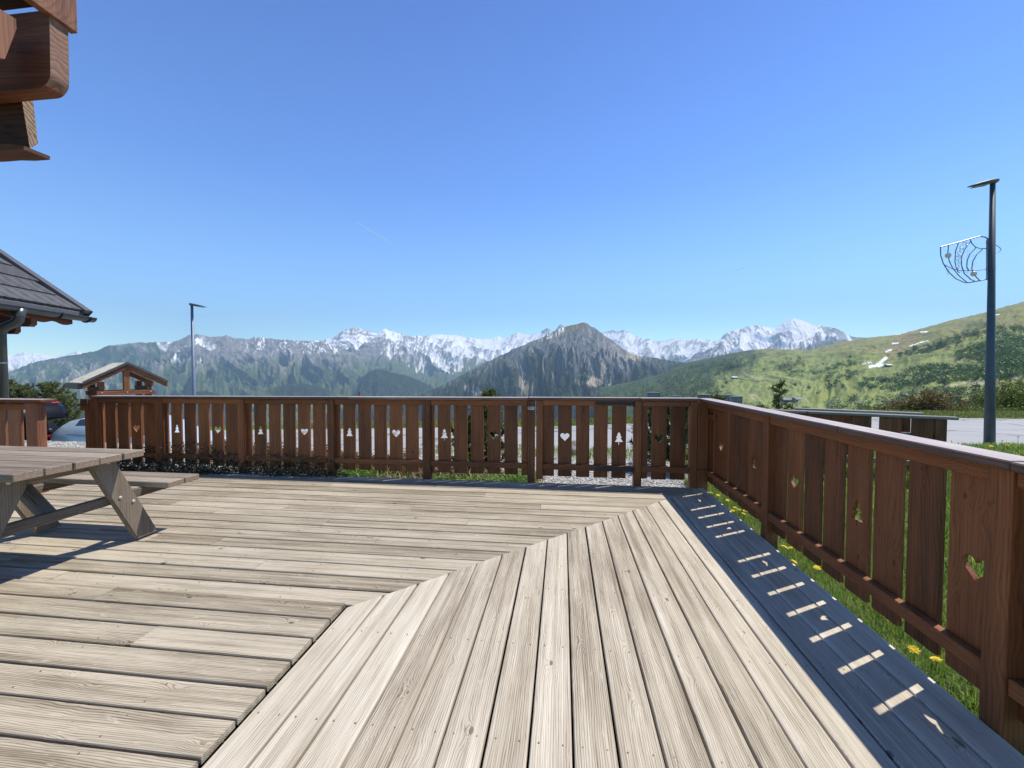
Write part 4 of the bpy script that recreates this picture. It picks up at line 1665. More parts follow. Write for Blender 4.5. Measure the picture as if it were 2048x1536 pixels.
# grey-blue fastback; local x from the tail forwards
cg = at(95, 873, 12.4)
gzc = float(ground_z(cg.x + 2, cg.y + 0.9)) - 0.0
st = [(0.0, 0.45, 0.86, 0.90, 0.72, 0.74, 0.60), (0.06, 0.33, 0.95, 1.00, 0.84, 0.85, 0.66), (0.22, 0.25, 1.02, 1.26, 0.91, 0.90, 0.66),
      (0.45, 0.22, 1.02, 1.40, 0.93, 0.91, 0.62), (0.80, 0.22, 1.01, 1.46, 0.94, 0.92, 0.60), (1.60, 0.22, 1.00, 1.53, 0.94, 0.92, 0.58),
      (2.30, 0.22, 0.97, 1.53, 0.94, 0.92, 0.58), (2.90, 0.22, 0.96, 1.46, 0.94, 0.92, 0.58), (3.40, 0.22, 0.96, 1.22, 0.94, 0.91, 0.62),
      (3.70, 0.22, 0.95, 1.02, 0.93, 0.89, 0.70), (4.30, 0.25, 0.84, 0.90, 0.90, 0.84, 0.66), (4.55, 0.35, 0.70, 0.76, 0.78, 0.74, 0.60)]
c1 = car("parked_car", "steel blue hatchback with slim red tail light parked behind the terrace entrance", (cg.x, cg.y + 0.9, gzc), R(-2), m_carg, 4.6, st)
c1.location.z = cg.z - 0.93
V, Fc = cbox(-0.02, 0.34, -0.905, 0.905, 0.895, 0.965, 0.02)
obj("tail_light", V, Fc, m_red, c1)
V, Fc = tube([(0.72, -0.915, 1.02), (1.1, -0.93, 1.015), (2.9, -0.935, 1.0)], 0.012, 6)
obj("window_trim", V, Fc, m_metal, c1)

cb = at(124, 870, 13.2)
stb = [(0.0, 0.45, 0.98, 1.01, 0.80, 0.82, 0.72), (0.08, 0.30, 1.02, 1.05, 0.90, 0.90, 0.76), (0.20, 0.25, 1.06, 1.34, 0.94, 0.93, 0.76),
       (0.50, 0.25, 1.08, 1.54, 0.95, 0.93, 0.74), (0.85, 0.25, 1.07, 1.62, 0.95, 0.93, 0.70), (2.2, 0.25, 1.06, 1.66, 0.95, 0.93, 0.68),
       (3.0, 0.25, 1.05, 1.58, 0.95, 0.92, 0.68), (3.6, 0.25, 1.05, 1.20, 0.95, 0.91, 0.70), (4.3, 0.28, 0.98, 1.04, 0.92, 0.86, 0.70), (4.65, 0.4, 0.8, 0.86, 0.8, 0.76, 0.62)]
c2 = car("parked_car", "black estate car with its tailgate raised, beside the steel blue hatchback", (cb.x, cb.y - 0.9, -1.62), R(176), m_carb, 4.7, stb)
# raised tailgate: hinged at the roof, curving up and back over the boot
prof_ = [(0.95, 1.63), (0.72, 1.79), (0.48, 1.90), (0.22, 1.94), (-0.03, 1.90), (-0.22, 1.78), (-0.34, 1.60), (-0.38, 1.42)]
n = len(prof_) - 1
V, Fc = [], []
for i, (x, z) in enumerate(prof_):
    t = i / n
    w = 0.66 + 0.16 * math.sin(t * math.pi * 0.7)
    ax_, az_ = prof_[min(i + 1, n)][0] - prof_[max(i - 1, 0)][0], prof_[min(i + 1, n)][1] - prof_[max(i - 1, 0)][1]
    l_ = math.hypot(ax_, az_)
    nx_, nz_ = az_ / l_ * -1, ax_ / l_
    if nz_ < 0 and t < 0.6:
        nx_, nz_ = -nx_, -nz_
    nx_, nz_ = (-abs(nx_) if t > 0.45 else nx_), abs(nz_)
    for y, o_ in ((-w, 0.0), (-w * 0.8, 0.035), (0, 0.05), (w * 0.8, 0.035), (w, 0.0), (w * 0.85, -0.07), (0, -0.07), (-w * 0.85, -0.07)):
        V.append((x + nx_ * o_, y, z + nz_ * o_))
for i in range(n):
    for j in range(8):
        Fc.append((i * 8 + j, i * 8 + (j + 1) % 8, (i + 1) * 8 + (j + 1) % 8, (i + 1) * 8 + j))
Fc += [tuple(range(8))[::-1], tuple(n * 8 + j for j in range(8))]
tg = obj("tailgate", V, Fc, m_carb, c2, smooth=True)
for s_ in (-1, 1):
    V, Fc = cbox(-0.14, 0.12, -0.10, 0.10, -0.015, 0.02, 0.01)
    obj("tail_light", V, Fc, m_red, tg, (0.02, s_ * 0.66, 1.925), (0, R(-12), 0))
    V, Fc = tube([(0.62, s_ * 0.72, 1.30), (0.08, s_ * 0.76, 1.78)], 0.014, 6)
    obj("gas_strut", V, Fc, m_metal, tg)
V, Fc = cbox(-0.24, 0.24, -0.5, 0.5, -0.015, 0.015, 0.01)
obj("lining", V, Fc, m_inner, tg, (0.35, 0, 1.82), (0, R(6), 0))
V, Fc = cbox(0.08, 0.80, -0.70, 0.70, 1.0, 1.10, 0.03)
obj("boot_floor", V, Fc, m_trim, c2)


# ------------------------------------------------------------------ pines and shrubs nearby
def pine(name, label, base, H, spread, ntuft, group=None, up_bias=0.7, bare=0.0, nbr=None):
    e = empty(name, base, random.uniform(0, 6.28), label, "tree" if H > 1.1 else "shrub", group)
    b_ = MB()
    b_.tube([(0, 0, -0.1), (0.02, 0.01, H * 0.5), (0.0, 0.0, H * 0.97)], [0.035 * H * 0.6 + 0.01, 0.02 * H * 0.5 + 0.008, 0.006], 8)
    tips = []
    nb = nbr or max(14, int(H * 22))
    for i in range(nb):
        t = bare + (1 - bare) * (i + 0.5) / nb
        z = H * t * 0.97
        a = i * 2.4 + random.uniform(-0.3, 0.3)
        ln_ = spread * (1 - t) ** 0.6 * random.uniform(0.6, 1.1) + 0.05 * H
        p = Vector((0, 0, z))
        pts = [p]
        for s in range(3):
            r_ = ln_ * (s + 1) / 3
            pts.append(Vector((math.cos(a) * r_, math.sin(a) * r_, z + up_bias * r_ * (0.3 + 0.35 * s))))
        b_.tube(pts, [0.010, 0.008, 0.006, 0.003], 5)
        for s in range(1, 4):
            tips.append((pts[s], (pts[s] - pts[s - 1]).normalized()))
        for q_ in range(4):
            s = random.choice((1, 2, 3))
            d = Vector((random.uniform(-1, 1), random.uniform(-1, 1), random.uniform(0.1, 1.0))).normalized()
            p2 = pts[s] + d * ln_ * 0.28
            b_.tube([pts[s], p2], [0.005, 0.003], 4)
            tips.append((p2, d))
    tips.append((Vector((0, 0, H)), Vector((0, 0, 1))))
    b_.build("trunk", m_bark, e)
    T = np.array([list(t[0]) for t in tips])
    D = np.array([list(t[1]) for t in tips])
    idx = rng.integers(0, len(T), ntuft)
    back = rng.random((ntuft, 1)) * 0.16 * (0.5 + 0.5 * H / 1.5)
    P_ = T[idx] - D[idx] * back
    d = D[idx] * 0.8 + rng.normal(size=(ntuft, 3)) * 0.6
    d /= np.linalg.norm(d, axis=1)[:, None]
    l_ = (0.05 + 0.04 * rng.random((ntuft, 1))) * (0.7 + 0.3 * H)
    sd = np.cross(d, rng.normal(size=(ntuft, 3)))
    sd /= np.linalg.norm(sd, axis=1)[:, None] + 1e-9
    wv = sd * 0.0045 * (1 + H * 0.4)
    V = np.stack([P_ - wv, P_ + wv, P_ + d * l_ + wv * 0.6, P_ + d * l_ - wv * 0.6], 1).reshape(-1, 3)
    c = fast_mesh("crown", V, np.arange(ntuft * 4).reshape(-1, 4), m_needle, parent=e)
    return e


def gz(x, y):
    return float(ground_z(x, y))


def on_ground(px, d):
    p = at(px, 800, d)
    return (p.x, p.y, gz(p.x, p.y))


def pine_to(px, pytop, d, label, spread, n, **kw):
    g = on_ground(px, d)
    top = at(px, pytop, d).z
    return pine("pine_tree" if top - g[2] > 1.1 else "dwarf_pine", label, g, top - g[2], spread, n, **kw)


pine_to(975, 783, 6.2, "dwarf mountain pine with reddish tip poking over the railing left of the gate", 0.34, 9000)
pine_to(930, 838, 6.0, "low dwarf pine behind the fir cut-out left of the gate, lower than its neighbour", 0.30, 6000)
pine_to(1312, 800, 6.3, "leafy dwarf pine behind the short panel right of the gate, left one of the pair", 0.42, 8000)
pine_to(1362, 806, 6.1, "dwarf pine behind the short panel right of the gate, nearest the terrace corner", 0.36, 8000)
pine_to(1558, 762, 9.0, "slim young pine with open crown standing alone beyond the right railing", 0.20, 1100, bare=0.40, nbr=8)
pine_to(1518, 812, 9.2, "small bushy pine just left of the slim young pine", 0.30, 2500)
pine_to(1606, 815, 8.8, "low bushy pine just right of the slim young pine", 0.28, 2500)
pine_to(1433, 791, 9.5, "small pine tip showing over the terrace corner post", 0.36, 5000)
pine_to(100, 766, 18.0, "bushy green pine behind the black estate car, tallest of the left group", 1.0, 16000)
pine_to(45, 772, 18.5, "round pine beyond the downpipe, leftmost of the pines behind the cars", 1.0, 12000)
pine_to(128, 792, 17.5, "lower spreading pine directly above the steel blue hatchback", 0.8, 12000)
pine_to(15, 762, 19.0, "pine half hidden by the grey downpipe", 0.9, 9000)


def bush(name, label, cat, c, rad, n, size, mat, flat=0.0, stems=8, group=None, kind=None):
    """shrub of separate leaves round a few stems"""
    e = empty(name, c, 0, label, cat, group, kind)
    k = max(5, stems)
    cen = rng.normal(size=(k * 3, 3)) * np.array(rad) * 0.45
    cen[:, 2] = np.abs(cen[:, 2]) + rad[2] * 0.25
    idx = rng.integers(0, len(cen), n)
    P_ = cen[idx] + rng.normal(size=(n, 3)) * np.array(rad) * 0.20
    P_[:, 2] = np.abs(P_[:, 2])
    V, Fq = leaf_quads(P_, size, flat)
    fast_mesh("foliage", V, Fq, mat, parent=e)
    b_ = MB()
    for q_ in cen[:k]:
        b_.tube([(0, 0, -0.05), (q_[0] * 0.5, q_[1] * 0.5, q_[2] * 0.6), tuple(q_)], [0.008, 0.006, 0.003], 4)
    b_.build("stem", m_bark, e)
    return e


# rusty cotoneaster behind the railing
for i, (px, d, wd, ht) in enumerate([(545, 6.4, 0.5, 0.42), (640, 6.2, 0.5, 0.40), (735, 6.0, 0.45, 0.34), (815, 5.9, 0.4, 0.34), (460, 6.9, 0.5, 0.3)]):
    g = on_ground(px, d)
    lab = ["rust-coloured shrub behind the railing, beneath the third bay from the left", "rust-coloured shrub behind the middle bays of the railing",
           "rust-coloured shrub behind the bay left of the dwarf pines", "thin rusty shrub with green shoots nearest the dwarf pines",
           "sparse rusty shrub furthest left behind the railing"][i]
    bush("shrub", lab, "shrub", g, (wd, 0.35, ht * 0.45), 7000, 0.022, m_rustleaf, stems=14)
# green plants close to the deck edge
X = rng.uniform(-2.9, -0.3, 15000)
Y = 4.95 + rng.random(15000) ** 1.4 * 0.9
P = np.stack([X, Y, ground_z(X, Y) + rng.random(15000) * 0.17 * (0.6 + 0.5 * fbm(X * 2.2, Y * 2, 2))], 1)
V, Fq = leaf_quads(P, 0.022, 0.35)
tag(fast_mesh("ground_cover", V, Fq, m_greenleaf), "leafy green ground cover under the railing left of the gate", "plants", kind="stuff")
n = 1100
X = rng.uniform(-2.6, -0.25, n)
Y = rng.uniform(4.93, 5.7, n)
P = np.stack([X, Y, ground_z(X, Y)], 1)
tag(blade_mesh("dry_stalks", P, 0.17, 0.0035, m_straw, 1.3), "dry straw-coloured stalks among the green plants", "plants", kind="stuff")
# dark creeper on the deck side of the left bays
n = 11000
X = rng.uniform(-6.0, -2.55, n)
den = 0.5 + 0.5 * fbm(X * 1.3, X * 0 + 3.0, 3)
Y = 4.80 + rng.random(n) * 0.10 - (rng.random(n) ** 2) * 0.20 * (0.4 + den)
Z = rng.random(n) ** 1.7 * (0.15 + 0.22 * den) * np.where(Y < 4.8, 0.35, 1.0) + 0.004
keep = rng.random(n) < np.clip(0.35 + den, 0, 1) * sstep(-2.5, -3.0, X)
P = np.stack([X, Y, Z], 1)[keep]
V, Fq = leaf_quads(P, 0.017, 0.1)
tag(fast_mesh("creeper", V, Fq, m_ivy), "dark small-leaved creeper growing along the foot of the left railing bays", "plant", kind="stuff")
b_ = MB()
for i in range(70):
    x = random.uniform(-5.9, -2.9)
    y = random.uniform(4.74, 4.81)
    p = [(x, y, 0.02)]
    for s in range(4):
        x += random.uniform(-0.10, 0.10)
        p.append((x, y - random.uniform(0, 0.03), 0.05 + 0.08 * s * random.uniform(0.6, 1.2)))
    b_.tube(p, [0.003, 0.003, 0.002, 0.002, 0.001], 4)
o = b_.build("creeper_twigs", m_bark)
tag(o, "bare dark twigs of the creeper against the left railing", "plant", kind="stuff")

# right meadow: grass, dandelions
def grass_patch(name, label, n, x0, x1, yfun, h, w, p=1.6, lean=0.8):
    X = x0 + (x1 - x0) * rng.random(n) ** p
    a, b_ = yfun(X)
    Y = a + (b_ - a) * rng.random(n)
    P = np.stack([X, Y, ground_z(X, Y) - 0.01], 1)
    return tag(blade_mesh(name, P, h, w, m_grass, lean), label, "grass", kind="stuff")


grass_patch("grass", "long green grass between the deck and the right railing", 60000, 1.57, 2.9, lambda x: (0.2 + 0 * x, 5.6 + 0 * x), 0.105, 0.0028, 1.3)
grass_patch("grass", "meadow grass between the right railing and the road", 60000, 2.5, 14, lambda x: (0.7 * x + 1.0, plateau_edge(x) + 0.3), 0.13, 0.006, 1.0)
n = 26000
X = rng.uniform(-12, 26, n)
rf_ = road_far(X)
Y = rf_ + 0.12 + rng.random(n) * 1.5
P = np.stack([X, Y, ground_z(X, Y) - 0.01], 1)
tag(blade_mesh("grass", P, 0.09, 0.010, m_vergegrass, 0.8), "tufty verge grass along the far side of the road", "grass", kind="stuff")
n = 5000
X = rng.uniform(-2.5, 4.5, n)
Y = rng.uniform(6.9, 8.8, n)
P = np.stack([X, Y, ground_z(X, Y) - 0.01], 1)
tag(blade_mesh("grass", P, 0.12, 0.006, m_grass, 0.8), "patchy weeds in the gravel beyond the gate", "grass", kind="stuff")

# dandelions
fl = MB()
for i in range(26):
    a = i * 2.4
    r0_ = 0.0035 + 0.0042 * math.sqrt(i)
    dx, dy = math.cos(a), math.sin(a)
    zz = 0.012 - 0.00035 * i
    p = Vector((dx * r0_ * 0.4, dy * r0_ * 0.4, zz - 0.003))
    q_ = Vector((dx * r0_ * 1.1, dy * r0_ * 1.1, zz))
    s_v = Vector((-dy, dx, 0)) * 0.003
    fl.add([p - s_v, p + s_v, q_ + s_v, q_ - s_v], [(0, 1, 2, 3)])
fl.tube([(0, 0, -0.004), (0, 0, 0.007)], [0.004, 0.011], 8)
fl_me = new_mesh("flower_head", fl.V, fl.F, m_yellow)
stv, stf = tube([(0.008, 0.004, -0.16), (0, 0, -0.003)], 0.0022, 5)
st_me = new_mesh("flower_stem", stv, stf, m_stem)


def dandelion(p, s, label, group=None):
    e = empty("dandelion", p, random.uniform(0, 6), label, "flower", group)
    a = bpy.data.objects.new("flower_head", fl_me)
    b_ = bpy.data.objects.new("flower_stem", st_me)
    for o in (a, b_):
        col.objects.link(o)
        o.parent = e
        o.scale = (s, s, s)
    a.rotation_euler = (random.uniform(-.4, .4), random.uniform(-.4, .4), 0)


near = [(1470, 1016), (1478, 1020), (1484, 1014), (1490, 1022), (1466, 1022), (1475, 1040), (1487, 1028), (1436, 991), (1422, 986), (1455, 1001), (1452, 990)]
for px, py in near:
    p = G(px, py, -0.045)
    dandelion((p.x, p.y, p.z), 0.8, "dandelion in the clump beside the deck corner, under the first bay of the right railing", "dandelions by the terrace corner")
for (px, py), lab in zip([(1568, 1094), (1581, 1097), (1587, 1124), (1634, 1136), (1828, 1300), (1873, 1320)],
                         ["small half-open dandelion just past the second post of the right railing", "round dandelion right beside the half-open one past the second railing post",
                          "dandelion at the deck edge under the second heart slat", "wide dandelion under the right railing, between the heart slat and the fir slat",
                          "large dandelion near the last post of the right railing, the farther of two", "large dandelion near the last post of the right railing, the nearer of two"]):
    p = G(px, py, -0.03)
    dandelion((p.x, p.y, p.z), 0.9, lab)
for i in range(46):
    px = random.uniform(1905, 2100)
    py = random.uniform(874, 915)
    d = random.uniform(6.0, 8.8)
    p = at(px, 800, d)
    z = gz(p.x, p.y)
    dandelion((p.x, p.y, z + random.uniform(0.06, 0.17)), 1.2, "dandelion in the meadow around the foot of the tall lamp post", "dandelions round the lamp post")

# shrubs beyond the road
def far_bush(px, py, d, w, h, mat, label, n=9000, size=0.05):
    p = at(px, py, d)
    bush("shrub", label, "shrub", (p.x, p.y, p.z), (w, 0.8, h), n, size, mat, stems=16)


far_bush(1855, 832, 17.0, 0.95, 0.55, m_rustleaf, "russet twiggy shrub beyond the road, left of the tall lamp post")
far_bush(2045, 828, 20.0, 1.6, 0.95, m_olive, "olive green bush beyond the road at the right edge", 16000)
far_bush(1925, 832, 17.5, 1.3, 0.28, m_olive, "low olive scrub along the far verge behind the tall lamp post", 9000)
far_bush(1775, 832, 17.5, 0.9, 0.22, m_olive, "low yellow-green scrub along the far verge, above the garden fence", 7000)

# boulder beyond the gate, marker posts
p = at(1147, 899, 7.3)
bmr = bmesh.new()
bmesh.ops.create_icosphere(bmr, subdivisions=3, radius=0.2)
for v in bmr.verts:
    n_ = 1 + 0.22 * math.sin(v.co.x * 17 + 1) * math.sin(v.co.y * 14) + 0.1 * math.sin(v.co.z * 31)
    v.co = Vector((v.co.x * n_ * 0.9, v.co.y * n_, v.co.z * n_ * 0.85))
me = bpy.data.meshes.new("boulder")
bmr.to_mesh(me)
bmr.free()
me.materials.append(simple("boulder_stone", (0.20, 0.18, 0.16), 0.9, var=0.4, scale=9, bump=0.6, bscale=25))
me.polygons.foreach_set("use_smooth", [True] * len(me.polygons))
tag(link(bpy.data.objects.new("boulder", me), None, (p.x, p.y, gz(p.x, p.y) + 0.06)), "brown boulder on the gravel seen through the gate slats", "rock")
p = at(719, 800, 14.6)
V, Fc = tube([(0, 0, -0.2), (0, 0, at(719, 783, 14.6).z - gz(p.x, p.y))], 0.035, 10)
tag(obj("marker_post", V, Fc, simple("marker_red", (0.30, 0.06, 0.05), 0.6), None, (p.x, p.y, gz(p.x, p.y))), "thin red marker post tip above the front railing", "post")
p = at(1004, 800, 14.3)
V, Fc = tube([(0, 0, -0.2), (0, 0, 0.75)], 0.03, 8)
tag(obj("marker_post", V, Fc, m_pole, None, (p.x, p.y, gz(p.x, p.y))), "short dark post on the road edge seen between slats left of the gate", "post")

# ------------------------------------------------------------------ far terrain
def terrain_mat():
    m, nt, b = base_mat("terrain_cover", 0.95, 0.1)
    L = nt.links.new
    at_ = node(nt, "ShaderNodeAttribute")
    at_.attribute_name = "Col"
    geo = node(nt, "ShaderNodeNewGeometry")
    n = node(nt, "ShaderNodeTexNoise")
    n.inputs["Scale"].default_value = 0.05
    n.inputs["Detail"].default_value = 6
    n.inputs["Roughness"].default_value = 0.75
    L(geo.outputs["Position"], n.inputs["Vector"])
    r = ramp(nt, [(0.3, (0.72,) * 3), (0.7, (1.25,) * 3)])
    L(n.outputs[0], r.inputs[0])
    L(mixc(nt, 1.0, at_.outputs["Color"], r.outputs[0], 'MULTIPLY'), b.inputs["Base Color"])
    return m


m_terr = terrain_mat()
ROCK = np.array([0.20, 0.185, 0.165])
SCREE = np.array([0.28, 0.265, 0.245])
SNOW = np.array([0.93, 0.93, 0.93])
FOREST = np.array([0.022, 0.034, 0.016])
BROAD = np.array([0.060, 0.095, 0.028])
MEADOW = np.array([0.19, 0.235, 0.085])
DRY = np.array([0.20, 0.17, 0.09])
SAND = np.array([0.42, 0.35, 0.26])


def mixa(a, b_, f):
    return a * (1 - f[..., None]) + b_ * f[..., None]


def mountain(name, crest, Rc, foot, nx, nt, amp, kx, cfun, gpow=0.9, back=0.5, seed=0.0, rough=1.0, crest_amp=0.0, o=6, warp=0.6, fk=0.20):
    """ridge: crest = points of the skyline in the photograph at range Rc, falling to foot (range, height)"""
    cx = np.array([c[0] for c in crest], float)
    cyy = np.array([c[1] for c in crest], float)
    px = np.linspace(cx[0], cx[-1], nx)
    py = np.interp(px, cx, cyy) + crest_amp * fbm(px * 0.12 + seed, px * 0 + seed, 5, 0.6)
    Rr = np.interp(px, [a for a, _ in Rc], [b_ for _, b_ in Rc]) if isinstance(Rc, list) else np.full(nx, float(Rc))
    fr_ = np.interp(px, [a[0] for a in foot], [a[1] for a in foot])
    fz = np.interp(px, [a[0] for a in foot], [a[2] for a in foot])
    D = np.array([list(ray(a, b_)) for a, b_ in zip(px, py)])
    hn = np.hypot(D[:, 0], D[:, 1])
    ux, uy = D[:, 0] / hn, D[:, 1] / hn
    zc = EYE + D[:, 2] / hn * Rr
    wk = max(3, int(nx * 0.022))
    kr = np.exp(-np.linspace(-2, 2, 2 * wk + 1) ** 2)
    zs_ = np.convolve(np.pad(zc, wk, mode='edge'), kr / kr.sum(), 'valid')
    az = np.arctan2(ux, uy)
    tb_ = np.linspace(-back, 0, 14)[:-1]
    tf = np.linspace(0, 1, nt) ** 1.15
    T = np.concatenate([tb_, tf])
    A, TT = np.meshgrid(az * 100, T, indexing='ij')
    PX = np.repeat(px[:, None], len(T), 1)
    Rg = Rr[:, None] - (Rr - fr_)[:, None] * TT
    s = np.where(TT >= 0, np.abs(TT) ** gpow, np.abs(TT) ** 0.9)
    Hh = (zs_ - fz)[:, None]
    Z = zs_[:, None] - Hh * s + (zc - zs_)[:, None] * np.exp(-(np.abs(TT) / 0.05) ** 1.3)
    w = warp * fbm(A * kx * 0.35 + seed, TT * 2.5 + seed, 3)
    e = ridged(A * kx + w * 1.9 + seed * 3 + TT * 0.9, TT * 3.6 + w * 0.9 + seed, o, 0.50)
    e2 = fbm(A * kx * 8 + seed, TT * 24 + seed, 4, 0.6)
    env = sstep(-0.02, 0.30, np.abs(TT)) * (1 - 0.45 * sstep(0.5, 1.0, TT))
    Z = Z + amp * env * (e - 1.15) + amp * 0.10 * rough * env * e2
    e = e - 0.6
    X = ux[:, None] * Rg
    Y = uy[:, None] * Rg
    # slopes
    P3 = np.stack([X, Y, Z], -1)
    du = np.gradient(P3, axis=0)
    dv_ = np.gradient(P3, axis=1)
    N = np.cross(du, dv_)
    N /= np.linalg.norm(N, axis=-1)[..., None] + 1e-12
    N *= np.sign(N[..., 2:3] + 1e-9)
    d3 = P3 - np.array([0, 0, EYE])
    fwv, rv, uv_ = (np.array(list(v)) for v in (fw, r2, u2))
    dep = d3 @ fwv
    SX = 1024 + F * (d3 @ rv) / dep
    SY_ = 768 - F * (d3 @ uv_) / dep
    fine = rng.normal(size=X.shape) * 0.5 + fbm(A * 3.1, TT * 30, 4, 0.7)
    C = cfun(dict(px=SX, py=SY_, t=TT, z=Z, nz=N[..., 2], e=e, e2=e2, A=A, X=X, Y=Y, nx=N[..., 0], ny=N[..., 1]))
    C = np.clip(C, 0.004, 1) * (1 + fk * np.clip(fine, -1.6, 1.6))[..., None]
    n, m = X.shape
    i = np.arange(n - 1)[:, None] * m + np.arange(m - 1)[None]
    Fq = np.stack([i, i + 1, i + m + 1, i + m], -1).reshape(-1, 4)
    o_ = fast_mesh(name, P3.reshape(-1, 3), Fq, m_terr, True, "structure", color=np.clip(C, 0, 1).reshape(-1, 3))
    return o_, P3


def blob(px, py, cx, cy_, rx, ry, k=0.25):
    d = ((px - cx) / rx) ** 2 + ((py - cy_) / ry) ** 2
    return sstep(1 + k, 1 - k, d + 0.35 * fbm(px * 0.06, py * 0.12, 4))


# far snow range on the extreme left
def c_far(g):
    f = sstep(-0.2, 0.3, 0.9 - g['t'] * 2.0 + 0.5 * g['e2'] + 0.3 * g['e'])
    return mixa(mixa(ROCK, ROCK * 0.8, g['t'] * 0 + 0.2), SNOW, f)


mountain("far_snow_range", [(-260, 700), (-100, 716), (0, 710), (22, 713), (38, 706), (48, 704), (62, 708), (76, 705), (100, 713), (128, 712), (145, 704), (157, 701), (172, 706), (190, 713), (300, 735)],
         15500, [(-260, 12500, -300), (300, 12500, -300)], 260, 60, 260, 0.35, c_far, seed=3.1, crest_amp=1.0)


# left range: grey grassy ridge, forest below
def c_left(g):
    px, py, t, e, e2 = g['px'], g['py'], g['t'], g['e'], g['e2']
    n1 = fbm(g['A'] * 1.1, t * 12, 5, 0.6)
    n2 = fbm(g['A'] * 5, t * 40, 4, 0.6)
    c = mixa(SCREE * 0.78 + 0 * t[..., None], ROCK * 0.85, sstep(-0.2, 0.5, e2 + n2 * 0.5))
    green = mixa(MEADOW * 0.50 + 0 * t[..., None], BROAD, sstep(-0.3, 0.4, n1 + n2 * 0.4))
    c = mixa(c, green, sstep(705, 745, py - 0.02 * (px - 400) + 16 * n1 - 12 * e))
    c = mixa(c, FOREST * 1.6, sstep(0.0, 0.45, n1 * 0.7 + n2 * 0.5 + (py - 762) / 90 + 0.25 * e))
    # forested left shoulder with cliffs below
    c = mixa(c, FOREST * 1.8, sstep(1.0, 0.5, np.hypot((px - 200) / 210, (py - 712) / 26) + 0.4 * n1 + 0.25 * e))
    cl = sstep(0.1, 0.4, n2 * 0.6 + e2 * 0.5 + 0.5 * e - 0.15) * sstep(1.1, 0.6, np.hypot((px - 100) / 150, (py - 755) / 40) + 0.2 * n1)
    c = mixa(c, SCREE * 0.95, cl)
    # thin snow in gullies under the summit
    sn = sstep(0.25, 0.5, -e * 0.9 + 0.35 * n2) * sstep(1.1, 0.7, np.hypot((px - 375) / 55, (py - 700) / 30) + 0.2 * n1)
    sn = np.maximum(sn, sstep(0.35, 0.6, n2 * 0.8 + 0.5 * n1) * sstep(470, 520, px) * sstep(712, 700, py))
    return mixa(c, SNOW, np.clip(sn, 0, 1))


mountain("left_range", [(-420, 775), (-200, 760), (17, 745), (60, 727), (100, 718), (140, 710), (170, 706), (195, 701), (212, 693), (232, 689), (270, 686), (300, 684), (340, 684), (358, 681), (372, 673), (392, 668), (410, 671),
                        (432, 675), (452, 671), (470, 675), (498, 678), (506, 673), (535, 677), (560, 679), (600, 681), (645, 684), (690, 700), (760, 735), (800, 748)],
         [(-420, 9500), (400, 9200), (800, 8200)], [(-420, 4200, -660), (400, 4400, -660), (800, 5200, -560)], 700, 260, 135, 0.30, c_left, gpow=0.85, seed=1.7, crest_amp=1.2, fk=0.28)


# snow range behind, with the layered pyramid peak and meadows at its foot
def c_snow(g):
    px, py, t, e, e2 = g['px'], g['py'], g['t'], g['e'], g['e2']
    n1 = fbm(g['A'] * 1.3 + 5, t * 10, 5, 0.6)
    n2 = fbm(g['A'] * 2.6 + t * 6, t * 26, 4, 0.5)
    strata = np.sin((g['z'] + 40 * n1) * 0.055)
    c = mixa(ROCK * 0.8 + 0 * t[..., None], ROCK * 1.15, sstep(-0.5, 0.6, strata + n2))
    green = mixa(MEADOW * 0.55 + 0 * t[..., None], BROAD * 1.1, sstep(-0.2, 0.5, n1 + n2 * 0.5))
    gl = 722 + 8 * n1 - 10 * e
    c = mixa(c, green, sstep(-8, 14, py - gl))
    c = mixa(c, FOREST * 1.8, sstep(0.25, 0.6, n1 * 0.8 + n2 * 0.4 + (py - 770) / 120) * sstep(735, 750, py))
    line = np.interp(px, [560, 660, 712, 760, 800, 900, 1000, 1100, 1250, 1450], [703, 706, 690, 700, 712, 722, 735, 745, 735, 735])
    sn = sstep(-6, 6, line - py + 20 * (-e) + 16 * n2 + 10 * n1 + 2)
    heavy = sstep(740, 960, px)
    rk = sstep(0.0, 0.35, e * 0.55 + e2 * 0.5 + n2 * 0.7 + 0.22 * strata - 0.15 - 0.45 * heavy)
    sn = sn * (1 - 0.88 * rk)
    ribs = ridged(g['A'] * 1.2 + t * 7, t * 3 + 1, 4, 0.6)
    sn = sn * (1 - 0.7 * sstep(0.8, 1.15, ribs + 0.5 * e))
    pyr = sstep(1.1, 0.7, np.hypot((px - 712) / 58, (py - 690) / 34))
    sn = sn * (1 - pyr * 0.8 * sstep(-0.35, 0.25, np.sin((g['z'] + 30 * n1) * 0.05) + 0.9 * n2))
    c = mixa(c, SNOW, np.clip(sn, 0, 1))
    # snow streaks down the pyramid
    st_ = sstep(0.5, 0.8, -e + 0.3 * n2) * sstep(738, 722, py) * sstep(600, 640, px) * sstep(900, 820, px)
    c = mixa(c, SNOW, st_ * 0.9)
    nearf = blob(px, py, 780, 757, 0, 0) if False else 0
    return c


